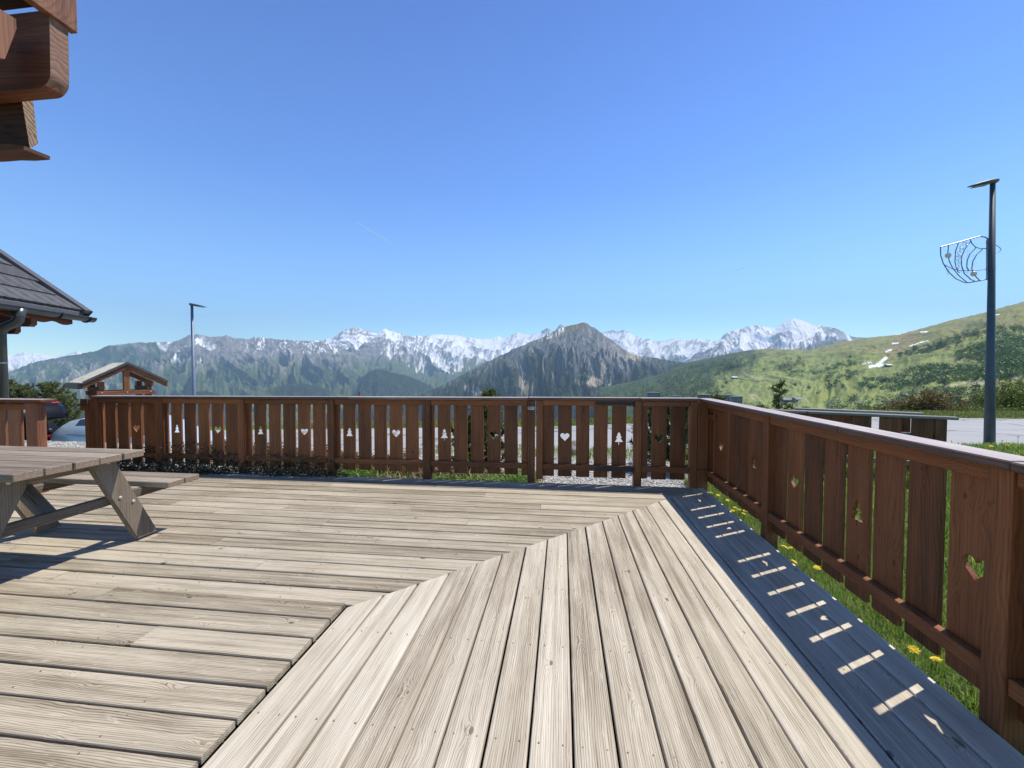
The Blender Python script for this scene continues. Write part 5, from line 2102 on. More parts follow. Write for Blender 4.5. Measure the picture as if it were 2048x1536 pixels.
mountain("snow_range", [(480, 700), (560, 690), (620, 682), (645, 681), (668, 674), (678, 667), (690, 660), (700, 657), (712, 655), (722, 657), (735, 662), (755, 668), (763, 662), (770, 657), (778, 661), (800, 667), (820, 672), (832, 671), (850, 673), (866, 669), (882, 668), (895, 670), (910, 670), (930, 675), (948, 676), (965, 679), (985, 677), (995, 671),
                        (1010, 677), (1022, 671), (1035, 666), (1048, 668), (1062, 670), (1078, 666), (1100, 668), (1150, 668), (1190, 668), (1215, 666), (1240, 664), (1252, 662), (1262, 668), (1275, 674), (1290, 677), (1310, 681), (1330, 682), (1340, 676), (1352, 676), (1375, 680), (1392, 676), (1400, 678), (1430, 681), (1450, 686), (1520, 700), (1600, 720)],
         [(480, 11000), (720, 11500), (1000, 15000), (1600, 15000)], [(480, 5600, -560), (760, 5800, -560), (950, 7000, -400), (1600, 8500, -100)],
         800, 260, 160, 0.30, c_snow, gpow=0.80, seed=8.3, crest_amp=1.1, warp=0.9, fk=0.12)


def c_needle(g):
    n2 = fbm(g['A'] * 9, g['t'] * 20, 4, 0.6)
    return mixa(ROCK * 1.1 + 0 * g['t'][..., None], SNOW, sstep(0.15, 0.4, n2 + 0.2 * g['e']))


mountain("rock_needles", [(1075, 690), (1083, 662), (1090, 658), (1096, 655), (1100, 658), (1104, 668), (1110, 662), (1114, 657), (1119, 650), (1123, 647), (1128, 652), (1134, 659), (1150, 670), (1185, 670), (1205, 664), (1212, 663), (1222, 660), (1230, 662), (1238, 663), (1245, 661), (1252, 664), (1270, 690)],
         16300, [(1075, 15000, 500), (1270, 15000, 500)], 200, 50, 90, 0.9, c_needle, seed=2.2, crest_amp=0.8)


# snowy peak on the right
def c_right(g):
    px, py, t, e, e2 = g['px'], g['py'], g['t'], g['e'], g['e2']
    n1 = fbm(g['A'] * 1.3 + 9, t * 8, 5, 0.6)
    n2 = fbm(g['A'] * 2.4 + t * 6, t * 16, 4, 0.5)
    c = mixa(ROCK * 0.75 + 0 * t[..., None], ROCK * 1.1, sstep(-0.4, 0.5, n2))
    line = np.interp(px, [1370, 1480, 1590, 1640, 1700, 1760], [715, 722, 712, 690, 675, 672])
    sn = sstep(-2, 3, line - py + 20 * (-e) + 12 * n2)
    ribs = ridged(g['A'] * 1.1 - t * 9, t * 2.5 + 3, 4, 0.6)
    sn = sn * (1 - 0.8 * sstep(0.75, 1.15, ribs + 0.5 * e + 0.4 * sstep(1560, 1700, px)))
    sn = sn * (1 - 0.88 * sstep(0.05, 0.4, e * 0.5 + e2 * 0.6 + n2 * 0.6 - 0.45))
    c = mixa(c, DRY * 0.9, sstep(0.5, 0.8, t + 0.2 * n1))
    return mixa(c, SNOW, np.clip(sn, 0, 1))


mountain("snowy_peak", [(1290, 745), (1340, 732), (1380, 715), (1405, 697), (1430, 682), (1442, 676), (1450, 668), (1462, 664), (1475, 659), (1490, 655), (1500, 653), (1515, 651), (1530, 654), (1548, 655), (1562, 649), (1575, 641), (1590, 636), (1602, 640), (1612, 643), (1625, 648), (1640, 652), (1655, 654), (1672, 657), (1688, 664),
                        (1702, 672), (1718, 675), (1735, 676), (1780, 680), (1900, 700)],
         10500, [(1290, 6500, 0), (1900, 7500, 100)], 440, 160, 130, 0.30, c_right, gpow=0.8, seed=5.2, crest_amp=1.2, fk=0.08)


# forested mid hills
def c_forest(g):
    n1 = fbm(g['A'] * 6, g['t'] * 20, 4, 0.6)
    n2 = fbm(g['A'] * 30, g['t'] * 80, 3, 0.6)
    return mixa(FOREST * 1.0 + 0 * g['t'][..., None], BROAD, sstep(0.15, 0.9, n1 * 0.6 + n2 * 0.6))


mountain("forest_hill", [(690, 815), (708, 790), (718, 766), (728, 752), (738, 744), (752, 739), (762, 738), (775, 742), (790, 746), (812, 751), (830, 757), (850, 767), (880, 782), (930, 800)],
         6300, [(690, 5300, -640), (930, 5300, -640)], 200, 90, 40, 0.6, c_forest, gpow=0.9, seed=4.4, crest_amp=0.8)


def c_lowhill(g):
    n1 = fbm(g['A'] * 5, g['t'] * 16, 4, 0.6)
    n2 = fbm(g['A'] * 22, g['t'] * 70, 3, 0.6)
    c = mixa(MEADOW * 0.65 + 0 * g['t'][..., None], BROAD, sstep(-0.3, 0.5, n1 + 0.5 * n2))
    f = sstep(1.2, 0.8, np.hypot((g['px'] - 605) / 65, (g['py'] - 785) / 18) + 0.2 * n1)
    return mixa(c, FOREST * 1.1, f)


mountain("low_hill", [(430, 815), (480, 798), (520, 784), (545, 774), (575, 768), (605, 766), (635, 772), (655, 779), (690, 792), (740, 815)],
         5600, [(430, 4700, -640), (740, 4700, -640)], 200, 80, 40, 0.6, c_lowhill, gpow=0.9, seed=9.4, crest_amp=0.8)
mountain("low_hill", [(330, 815), (362, 796), (385, 785), (402, 781), (425, 785), (450, 794), (490, 815)],
         5000, [(330, 4300, -640), (490, 4300, -640)], 120, 60, 30, 0.6, c_forest, gpow=0.9, seed=7.9, crest_amp=0.6)


# dark central mountain
def c_mid(g):
    px, py, t, e, e2 = g['px'], g['py'], g['t'], g['e'], g['e2']
    n1 = fbm(g['A'] * 0.9 + 2, t * 6, 5, 0.6)
    n2 = fbm(g['A'] * 4.5, t * 34, 5, 0.62)
    n3 = fbm(g['A'] * 3.5, t * 3.5, 4, 0.6)
    rock = mixa(np.array([0.115, 0.12, 0.122]) + 0 * t[..., None], SCREE * 0.72, sstep(-0.4, 0.7, n3 + e2 * 0.6))
    c = rock
    line = np.interp(px, [800, 950, 1050, 1100, 1165, 1230, 1260, 1290, 1350, 1500], [780, 738, 712, 716, 738, 745, 732, 716, 700, 700])
    f = sstep(-16, 18, py - line + 24 * e * 0.5 + 18 * n2 + 22 * n3)
    c = mixa(c, FOREST * 1.15, f)
    light = sstep(0.05, 0.7, n2 * 0.7 + 0.5 * n3)
    c = mixa(c, BROAD * 0.75, f * light * 0.75)
    # bright summit meadow with snow
    s = sstep(10, 2, py - np.interp(px, [850, 1080, 1165, 1180], [760, 676, 652, 652])) * sstep(1188, 1165, px) * sstep(1060, 1090, px)
    c = mixa(c, DRY * 0.9, s)
    c = mixa(c, SNOW, s * sstep(0.35, 0.5, n3 + 0.6 * n2) * sstep(1150, 1120, px) * 0.9)
    # scree fan right of the summit
    f = sstep(1.15, 0.7, np.hypot((px - 1232 - 0.55 * (py - 715)) / 22, (py - 715) / 34) + 0.15 * n3)
    c = mixa(c, SCREE * 0.85, f * 0.9)
    # pale erosion scars
    for cx, cyy, rx, ry in ((1050, 775, 12, 16), (955, 788, 9, 12), (935, 778, 6, 8), (1210, 752, 6, 24), (1190, 762, 16, 8), (1178, 766, 20, 6), (1265, 712, 14, 8), (1048, 755, 3, 20), (1090, 750, 2, 26), (1108, 760, 2, 18)):
        d = np.hypot((px - cx - 0.25 * (py - cyy)) / rx, (py - cyy) / ry)
        c = mixa(c, SAND * 0.95, sstep(1.25, 0.7, d + 0.5 * n3 + 0.35 * n2) * 0.9)
    return c


mid, P3mid = mountain("dark_mountain", [(640, 830), (700, 812), (760, 800), (800, 792), (830, 787), (850, 784), (880, 773), (900, 762), (925, 749), (950, 737), (975, 724), (1000, 712), (1025, 699), (1050, 688), (1070, 680), (1085, 674), (1100, 664), (1120, 657), (1140, 651), (1155, 647), (1165, 646), (1174, 647), (1184, 653), (1200, 663),
                            (1215, 675), (1230, 686), (1245, 696), (1258, 704), (1275, 711), (1290, 713), (1310, 716), (1340, 721), (1380, 727), (1430, 735), (1500, 748), (1600, 765)],
         [(640, 3900), (1165, 4700), (1600, 4300)], [(640, 2900, -560), (1165, 2700, -430), (1400, 2500, -260), (1600, 2400, -210)], 700, 330, 105, 0.42, c_mid, gpow=0.88, seed=6.1, crest_amp=1.1, warp=0.5, fk=0.38)


# right-hand green hillside with ski run
def c_hill(g):
    px, py, t, e, e2 = g['px'], g['py'], g['t'], g['e'], g['e2']
    A = g['A']
    n1 = fbm(A * 0.6 + 4, t * 5, 5, 0.6)
    n2 = fbm(A * 6, t * 50, 4, 0.65)
    n3 = fbm(A * 2, t * 14, 4, 0.6)
    c = mixa(MEADOW * 0.9 + 0 * t[..., None], MEADOW * 0.68, sstep(-0.5, 0.6, n3 + 0.5 * n2))
    brown = sstep(0.0, 0.5, (np.interp(px, [1350, 1500, 1650, 1800, 2048], [715, 712, 712, 722, 660]) - py) / 22 + 0.5 * n1 + 0.3 * n2)
    c = mixa(c, DRY * 0.70 + MEADOW * 0.12, brown * 0.5)
    # forested left shoulder
    f = sstep(1560, 1430, px + 1.2 * (py - 740) + 40 * n1) * sstep(-0.3, 0.3, n3 + 0.6 * n2 + 0.25)
    c = mixa(c, FOREST * 1.5, f * 0.85)
    c = mixa(c, BROAD * 1.3, sstep(0.25, 0.7, n3 * 0.6 + n1 * 0.5) * 0.35)
    # bare run and worn tracks
    run = sstep(26, 6, np.abs((px - 1800) + (py - 690) * 0.9) + 12 * n3) * sstep(735, 700, py) * sstep(655, 668, py)
    c = mixa(c, DRY * 0.95, run * 0.8)
    def path(pts, w, colr, amt=1.0):
        nonlocal c
        for (x0, y0), (x1, y1) in zip(pts[:-1], pts[1:]):
            dx, dy = x1 - x0, y1 - y0
            l2 = dx * dx + dy * dy
            tt = np.clip(((px - x0) * dx + (py - y0) * dy) / l2, 0, 1)
            d = np.hypot(px - x0 - tt * dx, (py - y0 - tt * dy) * 1.3) + 0.6 * n2
            c = mixa(c, colr, sstep(w * 1.3, w * 0.5, d) * amt)
    c = c * np.array([1.38, 1.30, 1.15])
    f2 = sstep(1540, 1400, px + 1.6 * (py - 738) + 34 * n1 + 18 * n2)
    c = mixa(c, mixa(FOREST * 1.7 + 0 * t[..., None], BROAD * 0.9, sstep(-0.4, 0.5, n2 + 0.5 * n3)), f2 * 0.88)
    path([(1484, 742), (1495, 750), (1512, 758), (1530, 760)], 2.2, SAND * 0.8, 0.8)
    path([(1500, 792), (1510, 800), (1500, 790), (1518, 788)], 2.0, SAND * 0.9, 0.8)
    path([(2048, 754), (2000, 760), (1960, 768), (1935, 776)], 3.2, SAND, 0.9)
    path([(1990, 763), (1930, 766), (1890, 772)], 2.6, SAND, 0.8)
    path([(1895, 716), (1915, 722), (1935, 726)], 2.5, SAND * 0.9, 0.6)
    # lingering snow
    path([(1740, 733), (1752, 731), (1762, 724), (1772, 716)], 3.6, SNOW)
    path([(1756, 732), (1768, 729)], 2.4, SNOW)
    path([(1773, 703), (1782, 700)], 2.6, SNOW)
    path([(1722, 728), (1744, 725)], 1.5, SNOW, 0.9)
    path([(1820, 692), (1840, 685), (1857, 681)], 1.3, SNOW, 0.9)
    path([(1785, 687), (1795, 686)], 1.8, SNOW)
    path([(1765, 671), (1800, 668)], 1.5, SNOW, 0.9)
    path([(1842, 664), (1856, 663)], 1.4, SNOW, 0.9)
    path([(1990, 630), (1998, 629)], 1.4, SNOW, 0.9)
    return c


hill, P3hill = mountain("green_hillside", [(1200, 775), (1260, 764), (1320, 748), (1350, 734), (1380, 724), (1420, 716), (1460, 707), (1500, 700), (1540, 698), (1580, 699), (1620, 700), (1650, 692), (1680, 684), (1700, 681), (1730, 676), (1760, 673), (1800, 668), (1825, 662), (1850, 655), (1875, 648), (1900, 641), (1930, 634), (1965, 626), (2000, 616), (2048, 603),
                               (2150, 578), (2400, 560)],
         [(1200, 3000), (1500, 2900), (1700, 2700), (2048, 2300), (2400, 2200)], [(1200, 1500, -190), (1400, 1050, -95), (1600, 800, -66), (1800, 620, -45), (2048, 420, -22), (2400, 300, -14)],
         620, 300, 14, 0.14, c_hill, gpow=1.0, seed=2.9, crest_amp=0.5, back=0.35, rough=1.2, fk=0.09)


# valley floor between our hillside and the far slopes
def valley_z(x, y):
    r_ = np.hypot(x, y)
    azd = np.degrees(np.arctan2(x, y))
    deep = np.interp(azd, [-90, -10, 8, 20, 35, 60, 120], [-700, -700, -520, -190, -80, -40, -30])
    t = sstep(250, 2300, r_)
    return -75 * sstep(100, 320, r_) * np.interp(azd, [-90, 10, 35, 60], [1, 1, 0.55, 0.35]) + deep * t * 0.95 - 35 + 8 * fbm(x * 0.004, y * 0.004, 4)


thn = np.radians(np.linspace(-100, 130, 180))
rrn = np.concatenate([np.linspace(240, 3000, 60), np.linspace(3200, 17000, 24)])
TH, RR = np.meshgrid(thn, rrn, indexing='ij')
VX, VY = np.sin(TH) * RR, np.cos(TH) * RR
VZ = valley_z(VX, VY)
n1 = fbm(VX * 0.004, VY * 0.004, 5, 0.6)
Cv = mixa(BROAD + 0 * VX[..., None], MEADOW * 0.8, sstep(0.0, 0.4, n1))
Cv = mixa(Cv, FOREST * 1.5, sstep(0.1, -0.3, n1))
n_, m_ = VX.shape
ii = np.arange(n_ - 1)[:, None] * m_ + np.arange(m_ - 1)[None]
fast_mesh("valley_floor", np.stack([VX, VY, VZ], -1).reshape(-1, 3), np.stack([ii, ii + 1, ii + m_ + 1, ii + m_], -1).reshape(-1, 4), m_terr, True, "structure", color=Cv.reshape(-1, 3))

# ------------------------------------------------------------------ trees on the hillsides
def bvh_of(o):
    me = o.data
    return BVHTree.FromPolygons([v.co[:] for v in me.vertices], [p.vertices[:] for p in me.polygons])


bh = bvh_of(hill)


def hit(px, py, bvh=bh):
    v = ray(px, py).normalized()
    loc, nn, i, d = bvh.ray_cast(EYEV, v)
    return loc


m_hilltree = leaf_mat("hillside_tree_leaves", [(0.10, 0.145, 0.045), (0.15, 0.205, 0.065), (0.20, 0.27, 0.085), (0.26, 0.33, 0.115)], trans=0.0)
m_hillconifer = leaf_mat("hillside_conifer_needles", [(0.022, 0.038, 0.018), (0.035, 0.056, 0.024), (0.05, 0.075, 0.032)], trans=0.0)


def clump_tree_geo(k, rad, hgt, conifer=False):
    """crown of many leaf clumps (irregular triangles)"""
    if conifer:
        t = rng.random(k)
        r_ = rad * (1 - t) * (0.4 + 0.6 * rng.random(k))
        a = rng.random(k) * 6.283
        P_ = np.stack([np.cos(a) * r_, np.sin(a) * r_, hgt * (0.08 + 0.92 * t)], 1)
        s = rad * 0.35 * (1.15 - t)
    else:
        d = rng.normal(size=(k, 3))
        d /= np.linalg.norm(d, axis=1)[:, None]
        q = rng.random(k) ** 0.4
        P_ = d * q[:, None] * np.array([rad, rad, hgt * 0.5]) * (0.85 + 0.3 * rng.random((k, 1)))
        P_[:, 2] += hgt * 0.5
        s = np.full(k, rad * 0.34)
    e = rng.normal(size=(k, 3, 3)) * s[:, None, None] * 0.62
    return (P_[:, None] + e).reshape(-1, 3)


def poly_in(px, py, poly):
    c = False
    n = len(poly)
    j = n - 1
    for i in range(n):
        xi, yi = poly[i]
        xj, yj = poly[j]
        if (yi > py) != (yj > py) and px < (xj - xi) * (py - yi) / (yj - yi) + xi:
            c = not c
        j = i
    return c


protoB = [clump_tree_geo(34, 1.0, 1.7) for _ in range(6)]
protoC = [clump_tree_geo(26, 1.0, 4.0, True) for _ in range(4)]


def scatter(name, label, poly, n, size, conifer=0.0, bvh=bh, cat="woodland", mats=None):
    xs_ = [p[0] for p in poly]
    ys_ = [p[1] for p in poly]
    V = []
    VC = []
    tries = 0
    while n > 0 and tries < n * 12 + 2000:
        tries += 1
        px, py = random.uniform(min(xs_), max(xs_)), random.uniform(min(ys_), max(ys_))
        if not poly_in(px, py, poly):
            continue
        nz_ = float(fbm(np.array([px * 0.09]), np.array([py * 0.2]), 3)[0])
        if nz_ < -0.25:
            continue
        h = hit(px, py, bvh)
        if h is None:
            continue
        s = size * random.uniform(0.6, 1.35)
        if random.random() < conifer:
            VC.append(protoC[random.randrange(4)] * s * 0.75 + np.array(h))
        else:
            V.append(protoB[random.randrange(6)] * s + np.array(h) - np.array([0, 0, 0.2 * s]))
        n -= 1
    out = []
    for vv, mt in ((V, m_hilltree), (VC, m_hillconifer)):
        if vv:
            A_ = np.concatenate(vv)
            o = fast_mesh(name, A_, np.arange(len(A_)).reshape(-1, 3), mt)
            out.append(tag(o, label + (" (evergreen)" if False else ""), cat, kind="stuff"))
    return out


scatter("woodland", "belt of round green trees across the hillside above the road", [(1710, 772), (1725, 760), (1780, 757), (1850, 728), (1915, 735), (2060, 752), (2060, 758), (1900, 765), (1830, 775), (1790, 783), (1715, 776)], 420, 5.0)
scatter("woodland", "upper belt of trees high on the green hillside", [(1905, 708), (1960, 690), (2060, 672), (2060, 745), (1990, 740), (1950, 722), (1915, 718)], 430, 4.6)
scatter("woodland", "scrub patches on the upper right hillside", [(1790, 710), (1850, 690), (1920, 665), (1990, 655), (2060, 650), (2060, 665), (1960, 685), (1880, 700), (1800, 716)], 190, 4.4)
scatter("woodland", "dark conifer plantation on the green hillside", [(1548, 738), (1558, 722), (1590, 712), (1606, 712), (1608, 735), (1605, 757), (1580, 752)], 260, 5.2, 0.85)
scatter("woodland", "trees along the valley foot behind the garden fence", [(1640, 806), (1680, 795), (1760, 795), (1900, 778), (1990, 784), (2060, 780), (2060, 815), (1900, 822), (1660, 824)], 380, 3.6, 0.2)
scatter("woodland", "mixed forest covering the left shoulder of the hillside", [(1200, 782), (1340, 745), (1420, 722), (1470, 716), (1500, 725), (1450, 745), (1400, 762), (1450, 775), (1440, 790), (1200, 800)], 900, 7.0, 0.5)
scatter("woodland", "small thickets on the meadow slope", [(1640, 768), (1660, 745), (1716, 741), (1714, 752), (1680, 768), (1660, 782), (1640, 775)], 60, 4.5)
scatter("woodland", "thin tree line across the middle of the hillside", [(1620, 745), (1640, 728), (1700, 722), (1720, 728), (1660, 742), (1630, 752)], 70, 4.5)
scatter("woodland", "trees by the valley buildings", [(1400, 812), (1425, 800), (1445, 812), (1520, 806), (1560, 812), (1580, 816), (1560, 822), (1450, 820)], 70, 3.0, 0.3)

bm_ = bvh_of(mid)
scatter("woodland", "dark conifer forest on the flank of the central mountain", [(860, 790), (1000, 725), (1090, 720), (1140, 745), (1180, 790), (1240, 780), (1290, 730), (1400, 745), (1330, 795), (860, 797)], 1900, 5.0, 0.85, bm_)

# single trees that stand out on the meadows
def clump_mesh(name, proto, mat):
    me = bpy.data.meshes.new(name)
    me.from_pydata([tuple(p) for p in proto], [], [(i, i + 1, i + 2) for i in range(0, len(proto), 3)])
    me.materials.append(mat)
    return me


crownB = [clump_mesh("crown", clump_tree_geo(110, 1.0, 1.8), m_hilltree) for _ in range(3)]
crownC = clump_mesh("crown", clump_tree_geo(90, 0.8, 3.4, True), m_hillconifer)
tv, tf_ = tube([(0, 0, -0.3), (0, 0, 0.8)], 0.07, 5)
trunk_me = new_mesh("trunk", tv, tf_, m_bark)
singles = [(1698, 757, "round tree just above the large hall, left of the thicket belt"), (1672, 768, "round tree on the meadow above the two valley halls"),
           (1685, 776, "round tree low on the meadow, closest above the garden fence's left end"), (1770, 765, "small conifer inside the meadow gap right of the thickets"),
           (1792, 768, "round tree at the lower edge of the wide tree belt"), (1660, 776, "small round tree on the meadow directly above the large hall roof"),
           (1618, 778, "tree on the meadow above the slim young pine's right side"), (1636, 790, "small conifer beside the valley halls"),
           (1560, 735, "round tree at the left edge of the dark conifer plantation"), (1700, 716, "solitary tree on the brownish upper slope below the ridge"),
           (1862, 765, "tree at the foot of the wide belt, left of the sandy track"), (1842, 773, "small conifer just below the wide tree belt"),
           (1890, 770, "round tree at the left end of the sandy track"), (1846, 745, "round tree on top of the wide belt in the bright meadow"),
           (1950, 780, "round tree left of the tall lamp post, below the sandy track"), (1975, 770, "small conifer right behind the tall lamp post"),
           (1528, 742, "round tree on open meadow left of the conifer plantation"), (1452, 768, "tree at the lower edge of the forested shoulder"),
           (1590, 772, "round tree on the meadow below the conifer plantation"), (1812, 712, "small conifer right of the upper snow patch"),
           (1830, 700, "round tree at the lower end of the upper scrub patch"), (1880, 690, "round tree in the middle of the high scrub patch"),
           (1745, 762, "tree midway between the thickets and the wide tree belt"), (2020, 765, "small conifer above the sandy track, right of the tall lamp post"),
           (2040, 772, "round tree at the right edge of the photo, above the olive bush")]
for i, (px, py, lab) in enumerate(singles):
    h = hit(px, py)
    if h is None:
        continue
    con = i % 4 == 3
    s = random.uniform(4.0, 6.5) * (1.0 if px < 1900 else 0.7)
    e = empty("hillside_tree", h, random.uniform(0, 6), lab,
              "tree", "single trees on the green slope")
    e.scale = (s, s, s)
    for me in ((crownC if con else crownB[i % 3]), trunk_me):
        o = bpy.data.objects.new(me.name.split('.')[0], me)
        col.objects.link(o)
        o.parent = e

# ------------------------------------------------------------------ buildings in the valley
m_bwall = simple("valley_building_wall", (0.20, 0.19, 0.19), 0.8, var=0.1, scale=0.2)
m_bwall2 = simple("valley_building_wood", (0.13, 0.085, 0.06), 0.8, var=0.1, scale=0.2)
m_broof = simple("valley_roof", (0.13, 0.165, 0.18), 0.7, 0.0, var=0.1, scale=0.1)
m_white = simple("village_wall", (0.60, 0.58, 0.54), 0.8)
m_bwin = simple("valley_window_glass", (0.03, 0.04, 0.05), 0.2)


def block(px, py_top, py_base, d, wpx, label, wall, rows, cols, roof='flat', rz=0.0):
    b0 = at(px, py_base, d)
    k = d / F
    w = wpx * k
    h = (py_base - py_top) * k
    dp = w * 0.55
    e = empty("apartment_building", (b0.x, b0.y + dp / 2, b0.z), YAW * 0 + rz, label, "building")
    V, Fc = cbox(-w / 2, w / 2, -dp / 2, dp / 2, -12, h)
    obj("wall", V, Fc, wall, e)
    ro = h * 0.07
    if roof == 'flat':
        V, Fc = cbox(-w / 2 - ro, w / 2 + ro, -dp / 2 - ro, dp / 2 + ro, h + 0.02, h + ro)
        obj("roof", V, Fc, m_broof, e)
    else:
        V = [(-w / 2 - 1, -dp / 2 - 1, h), (w / 2 + 1, -dp / 2 - 1, h), (w / 2 + 1, dp / 2 + 1, h), (-w / 2 - 1, dp / 2 + 1, h), (-w / 2 - 1, 0, h * 1.35), (w / 2 + 1, 0, h * 1.35)]
        obj("roof", V, [(0, 1, 5, 4), (2, 3, 4, 5), (0, 4, 3), (1, 2, 5), (3, 2, 1, 0)], m_broof, e)
    wm = None
    for r_ in range(rows):
        for c in range(cols):
            x = -w / 2 + w * (c + 0.5) / cols
            z = h * (r_ + 0.5) / rows
            if wm is None:
                V, Fc = cbox(-w / cols * 0.33, w / cols * 0.33, -0.05, 0.15, -h / rows * 0.25, h / rows * 0.25)
                wm = new_mesh("window", V, Fc, m_bwin)
            o = bpy.data.objects.new("window", wm)
            col.objects.link(o)
            o.parent = e
            o.location = (x, -dp / 2 - 0.06, z)
    return e


block(1308, 786, 800, 1050, 24, "grey apartment block with rows of windows seen just over the short railing panel", m_bwall, 5, 5)
block(1474, 794, 812, 900, 20, "tall grey apartment tower in the valley right of the terrace corner", m_bwall, 7, 4)
block(1452, 791, 806, 960, 22, "wider grey apartment block directly left of the tall tower", m_bwall, 4, 5)
block(1412, 790, 802, 1000, 26, "low brown building far left in the valley settlement", m_bwall2, 3, 4)
block(1580, 800, 812, 800, 22, "small grey-roofed hall behind the slim young pine", m_bwall2, 2, 4, 'gable')
block(1610, 799, 811, 780, 32, "large hall with pale blue-grey roof in the valley", m_bwall, 2, 6, 'gable')
block(1640, 808, 816, 760, 28, "long low building right of the large hall", m_bwall2, 2, 5)
block(1355, 793, 803, 1000, 20, "reddish low building between apartment blocks", m_bwall2, 2, 4)
# farm chalets on the slope
for px, py, lab in ((1812, 792, "pale-roofed chalet on the lower slope above the garden fence"), (1776, 733, "little white hut beside the snow patch on the ski run"), (1468, 757, "brown chalet at the edge of the forest shoulder")):
    h = hit(px, py)
    if h is None:
        continue
    k = (h - EYEV).length / F
    w = 9 * k
    e = empty("hillside_chalet", h, 0.3, lab, "house")
    V, Fc = cbox(-w / 2, w / 2, -w * 0.3, w * 0.3, -3, w * 0.22)
    obj("wall", V, Fc, m_bwall2, e)
    V = [(-w * .6, -w * .42, w * .2), (w * .6, -w * .42, w * .2), (w * .6, w * .42, w * .2), (-w * .6, w * .42, w * .2), (-w * .6, 0, w * .42), (w * .6, 0, w * .42)]
    obj("roof", V, [(0, 1, 5, 4), (2, 3, 4, 5), (0, 4, 3), (1, 2, 5), (3, 2, 1, 0)], m_white, e)

# village on the far left slope: tiny houses
hv, hf = MB(), None
hv.box(-7, 7, -5, 5, -8, 6)
hv.add([(-8, -6, 6), (8, -6, 6), (8, 6, 6), (-8, 6, 6), (-8, 0, 10), (8, 0, 10)], [(0, 1, 5, 4), (2, 3, 4, 5), (0, 4, 3), (1, 2, 5)])
house_me = new_mesh("village_house", hv.V, hv.F, m_white)
snowo = [o for o in bpy.data.objects if o.name == "snow_range"][0]
bs = bvh_of(snowo)
for i in range(46):
    px = random.gauss(640, 20)
    py = 764 + random.uniform(-5, 7) + (px - 640) * 0.06
    h = hit(px, py, bs)
    if h is None:
        continue
    o = bpy.data.objects.new("village_house", house_me)
    link(o, None, h, (0, 0, random.uniform(0, 3)))
    s = random.uniform(0.7, 1.2)
    o.scale = (s, s, s)
    tag(o, "tiny pale house of the distant village below the snowy range", "house", "distant village houses")

# ski lift pylons
for i, (px, py, hh, lab) in enumerate([(1715, 760, 13, "lowest of the ski lift pylons in the line climbing past the snow patch"), (1768, 745, 13, "ski lift pylon just below the elongated snow patch"),
                                     (1812, 726, 12, "ski lift pylon just right of the elongated snow patch"), (1850, 705, 11, "highest ski lift pylon, by the upper scrub patch"),
                                     (1662, 756, 10, "left one of the two small pylons above the valley halls"), (1674, 760, 10, "right one of the two small pylons above the valley halls")]):
    h = hit(px, py)
    if h is None:
        continue
    b_ = MB()
    b_.tube([(0, 0, -1), (0, 0, hh)], 0.45, 6)
    b_.box(-3, 3, -0.4, 0.4, hh - 0.5, hh + 0.4)
    tag(b_.build("ski_lift_pylon", m_metal, None, h, (0, 0, 0.4)), lab, "pylon", "ski lift pylons on the slope")

# overhead cable across the right side
b_ = MB()
p0, p1 = at(1560, 806, 60), at(2100, 778, 42)
pts = [p0.lerp(p1, i / 12) - Vector((0, 0, 0.35 * math.sin(math.pi * i / 12))) for i in range(13)]
b_.tube(pts, 0.022, 5)
tag(b_.build("overhead_cable", simple("cable_sheath", (0.35, 0.36, 0.35), 0.5)), "thin overhead cable crossing behind the tall lamp post", "cable")

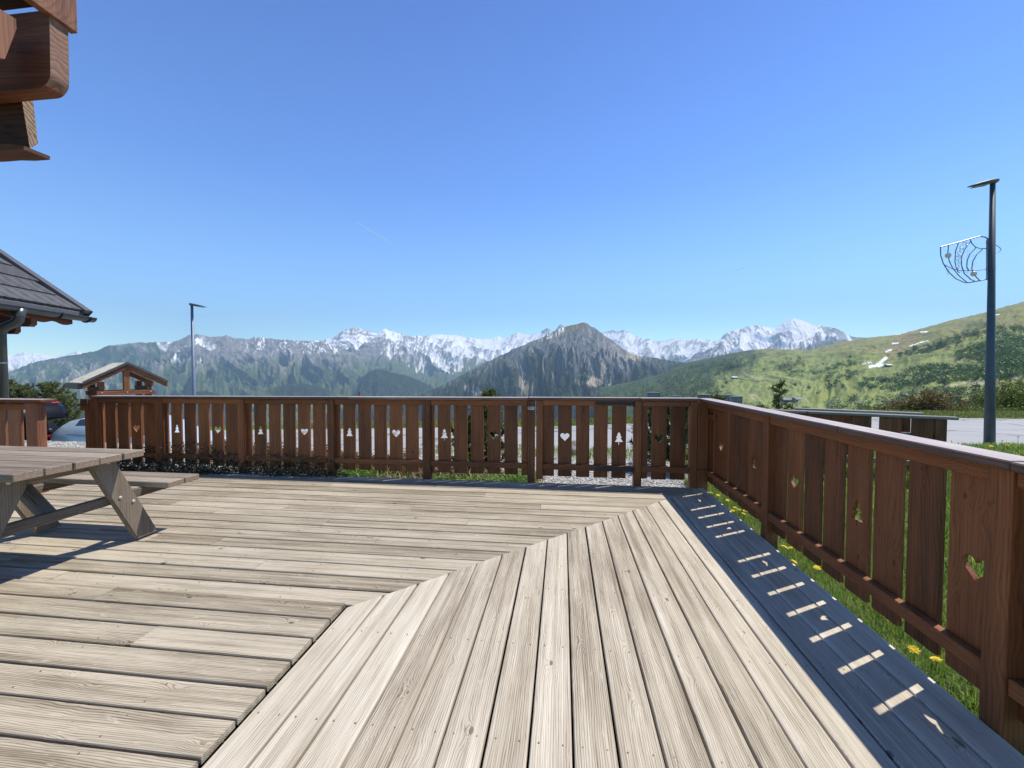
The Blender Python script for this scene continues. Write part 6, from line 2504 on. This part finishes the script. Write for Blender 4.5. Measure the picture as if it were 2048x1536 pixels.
# ------------------------------------------------------------------ contrails, above the air layer
def contrail_mat():
    m = bpy.data.materials.new("thin_contrail")
    m.use_nodes = True
    nt = m.node_tree
    nt.nodes.clear()
    o = node(nt, "ShaderNodeOutputMaterial")
    d = node(nt, "ShaderNodeBsdfDiffuse")
    d.inputs[0].default_value = (0.9, 0.9, 0.9, 1)
    tr = node(nt, "ShaderNodeBsdfTransparent")
    mx = node(nt, "ShaderNodeMixShader")
    lw = node(nt, "ShaderNodeLayerWeight")
    lw.inputs[0].default_value = 0.5
    n = node(nt, "ShaderNodeTexNoise")
    n.inputs["Scale"].default_value = 0.004
    geo = node(nt, "ShaderNodeNewGeometry")
    nt.links.new(geo.outputs["Position"], n.inputs["Vector"])
    f = math_n(nt, 'MULTIPLY', math_n(nt, 'SUBTRACT', 1.0, lw.outputs["Facing"]), math_n(nt, 'MULTIPLY', n.outputs[0], 0.75))
    nt.links.new(f, mx.inputs[0])
    nt.links.new(tr.outputs[0], mx.inputs[1])
    nt.links.new(d.outputs[0], mx.inputs[2])
    nt.links.new(mx.outputs[0], o.inputs[0])
    return m


m_trail = contrail_mat()
for (xa, ya, xb, yb, lab) in ((712, 445, 790, 490, "faint thin contrail high over the left mountains"), (1048, 618, 1078, 632, "tiny contrail above the rock needles"), (1470, 542, 1492, 533, "tiny contrail above the snowy peak")):
    def hi(x, y, z=9000):
        v = ray(x, y)
        return EYEV + v * ((z - EYE) / v.z)
    a, b2 = hi(xa, ya), hi(xb, yb)
    V, Fc = tube([a, a.lerp(b2, 0.3), a.lerp(b2, 0.7), b2], [25, 50, 60, 20], 10)
    tag(obj("contrail", V, Fc, m_trail, None, smooth=True), lab, "contrail")

# ------------------------------------------------------------------ air
HAZE = 7.0e-5
hm = bpy.data.materials.new("thin_mountain_air")
hm.use_nodes = True
hn_ = hm.node_tree
hn_.nodes.clear()
ho = node(hn_, "ShaderNodeOutputMaterial")
pv = node(hn_, "ShaderNodeVolumePrincipled")
pv.inputs["Color"].default_value = (0.50, 0.76, 1.0, 1)
pv.inputs["Density"].default_value = HAZE
pv.inputs["Anisotropy"].default_value = 0.1
hn_.links.new(pv.outputs[0], ho.inputs["Volume"])
zmax = max(float(np.array([v.co.z for v in o.data.vertices]).max()) for o in bpy.data.objects if o.type == 'MESH' and o.get("kind") == "structure" and "range" in o.name or o.name in ("snowy_peak", "rock_needles")) + 60
V, Fc = cbox(-17500, 17500, -2500, 18000, -900, max(zmax, 2600))
hz = obj("haze", V, Fc, hm)
tag(hz, "pale blue air over the valley", "haze", kind="stuff")
hz.display_type = 'WIRE'
print("zmax", zmax, "objects", len(bpy.data.objects))
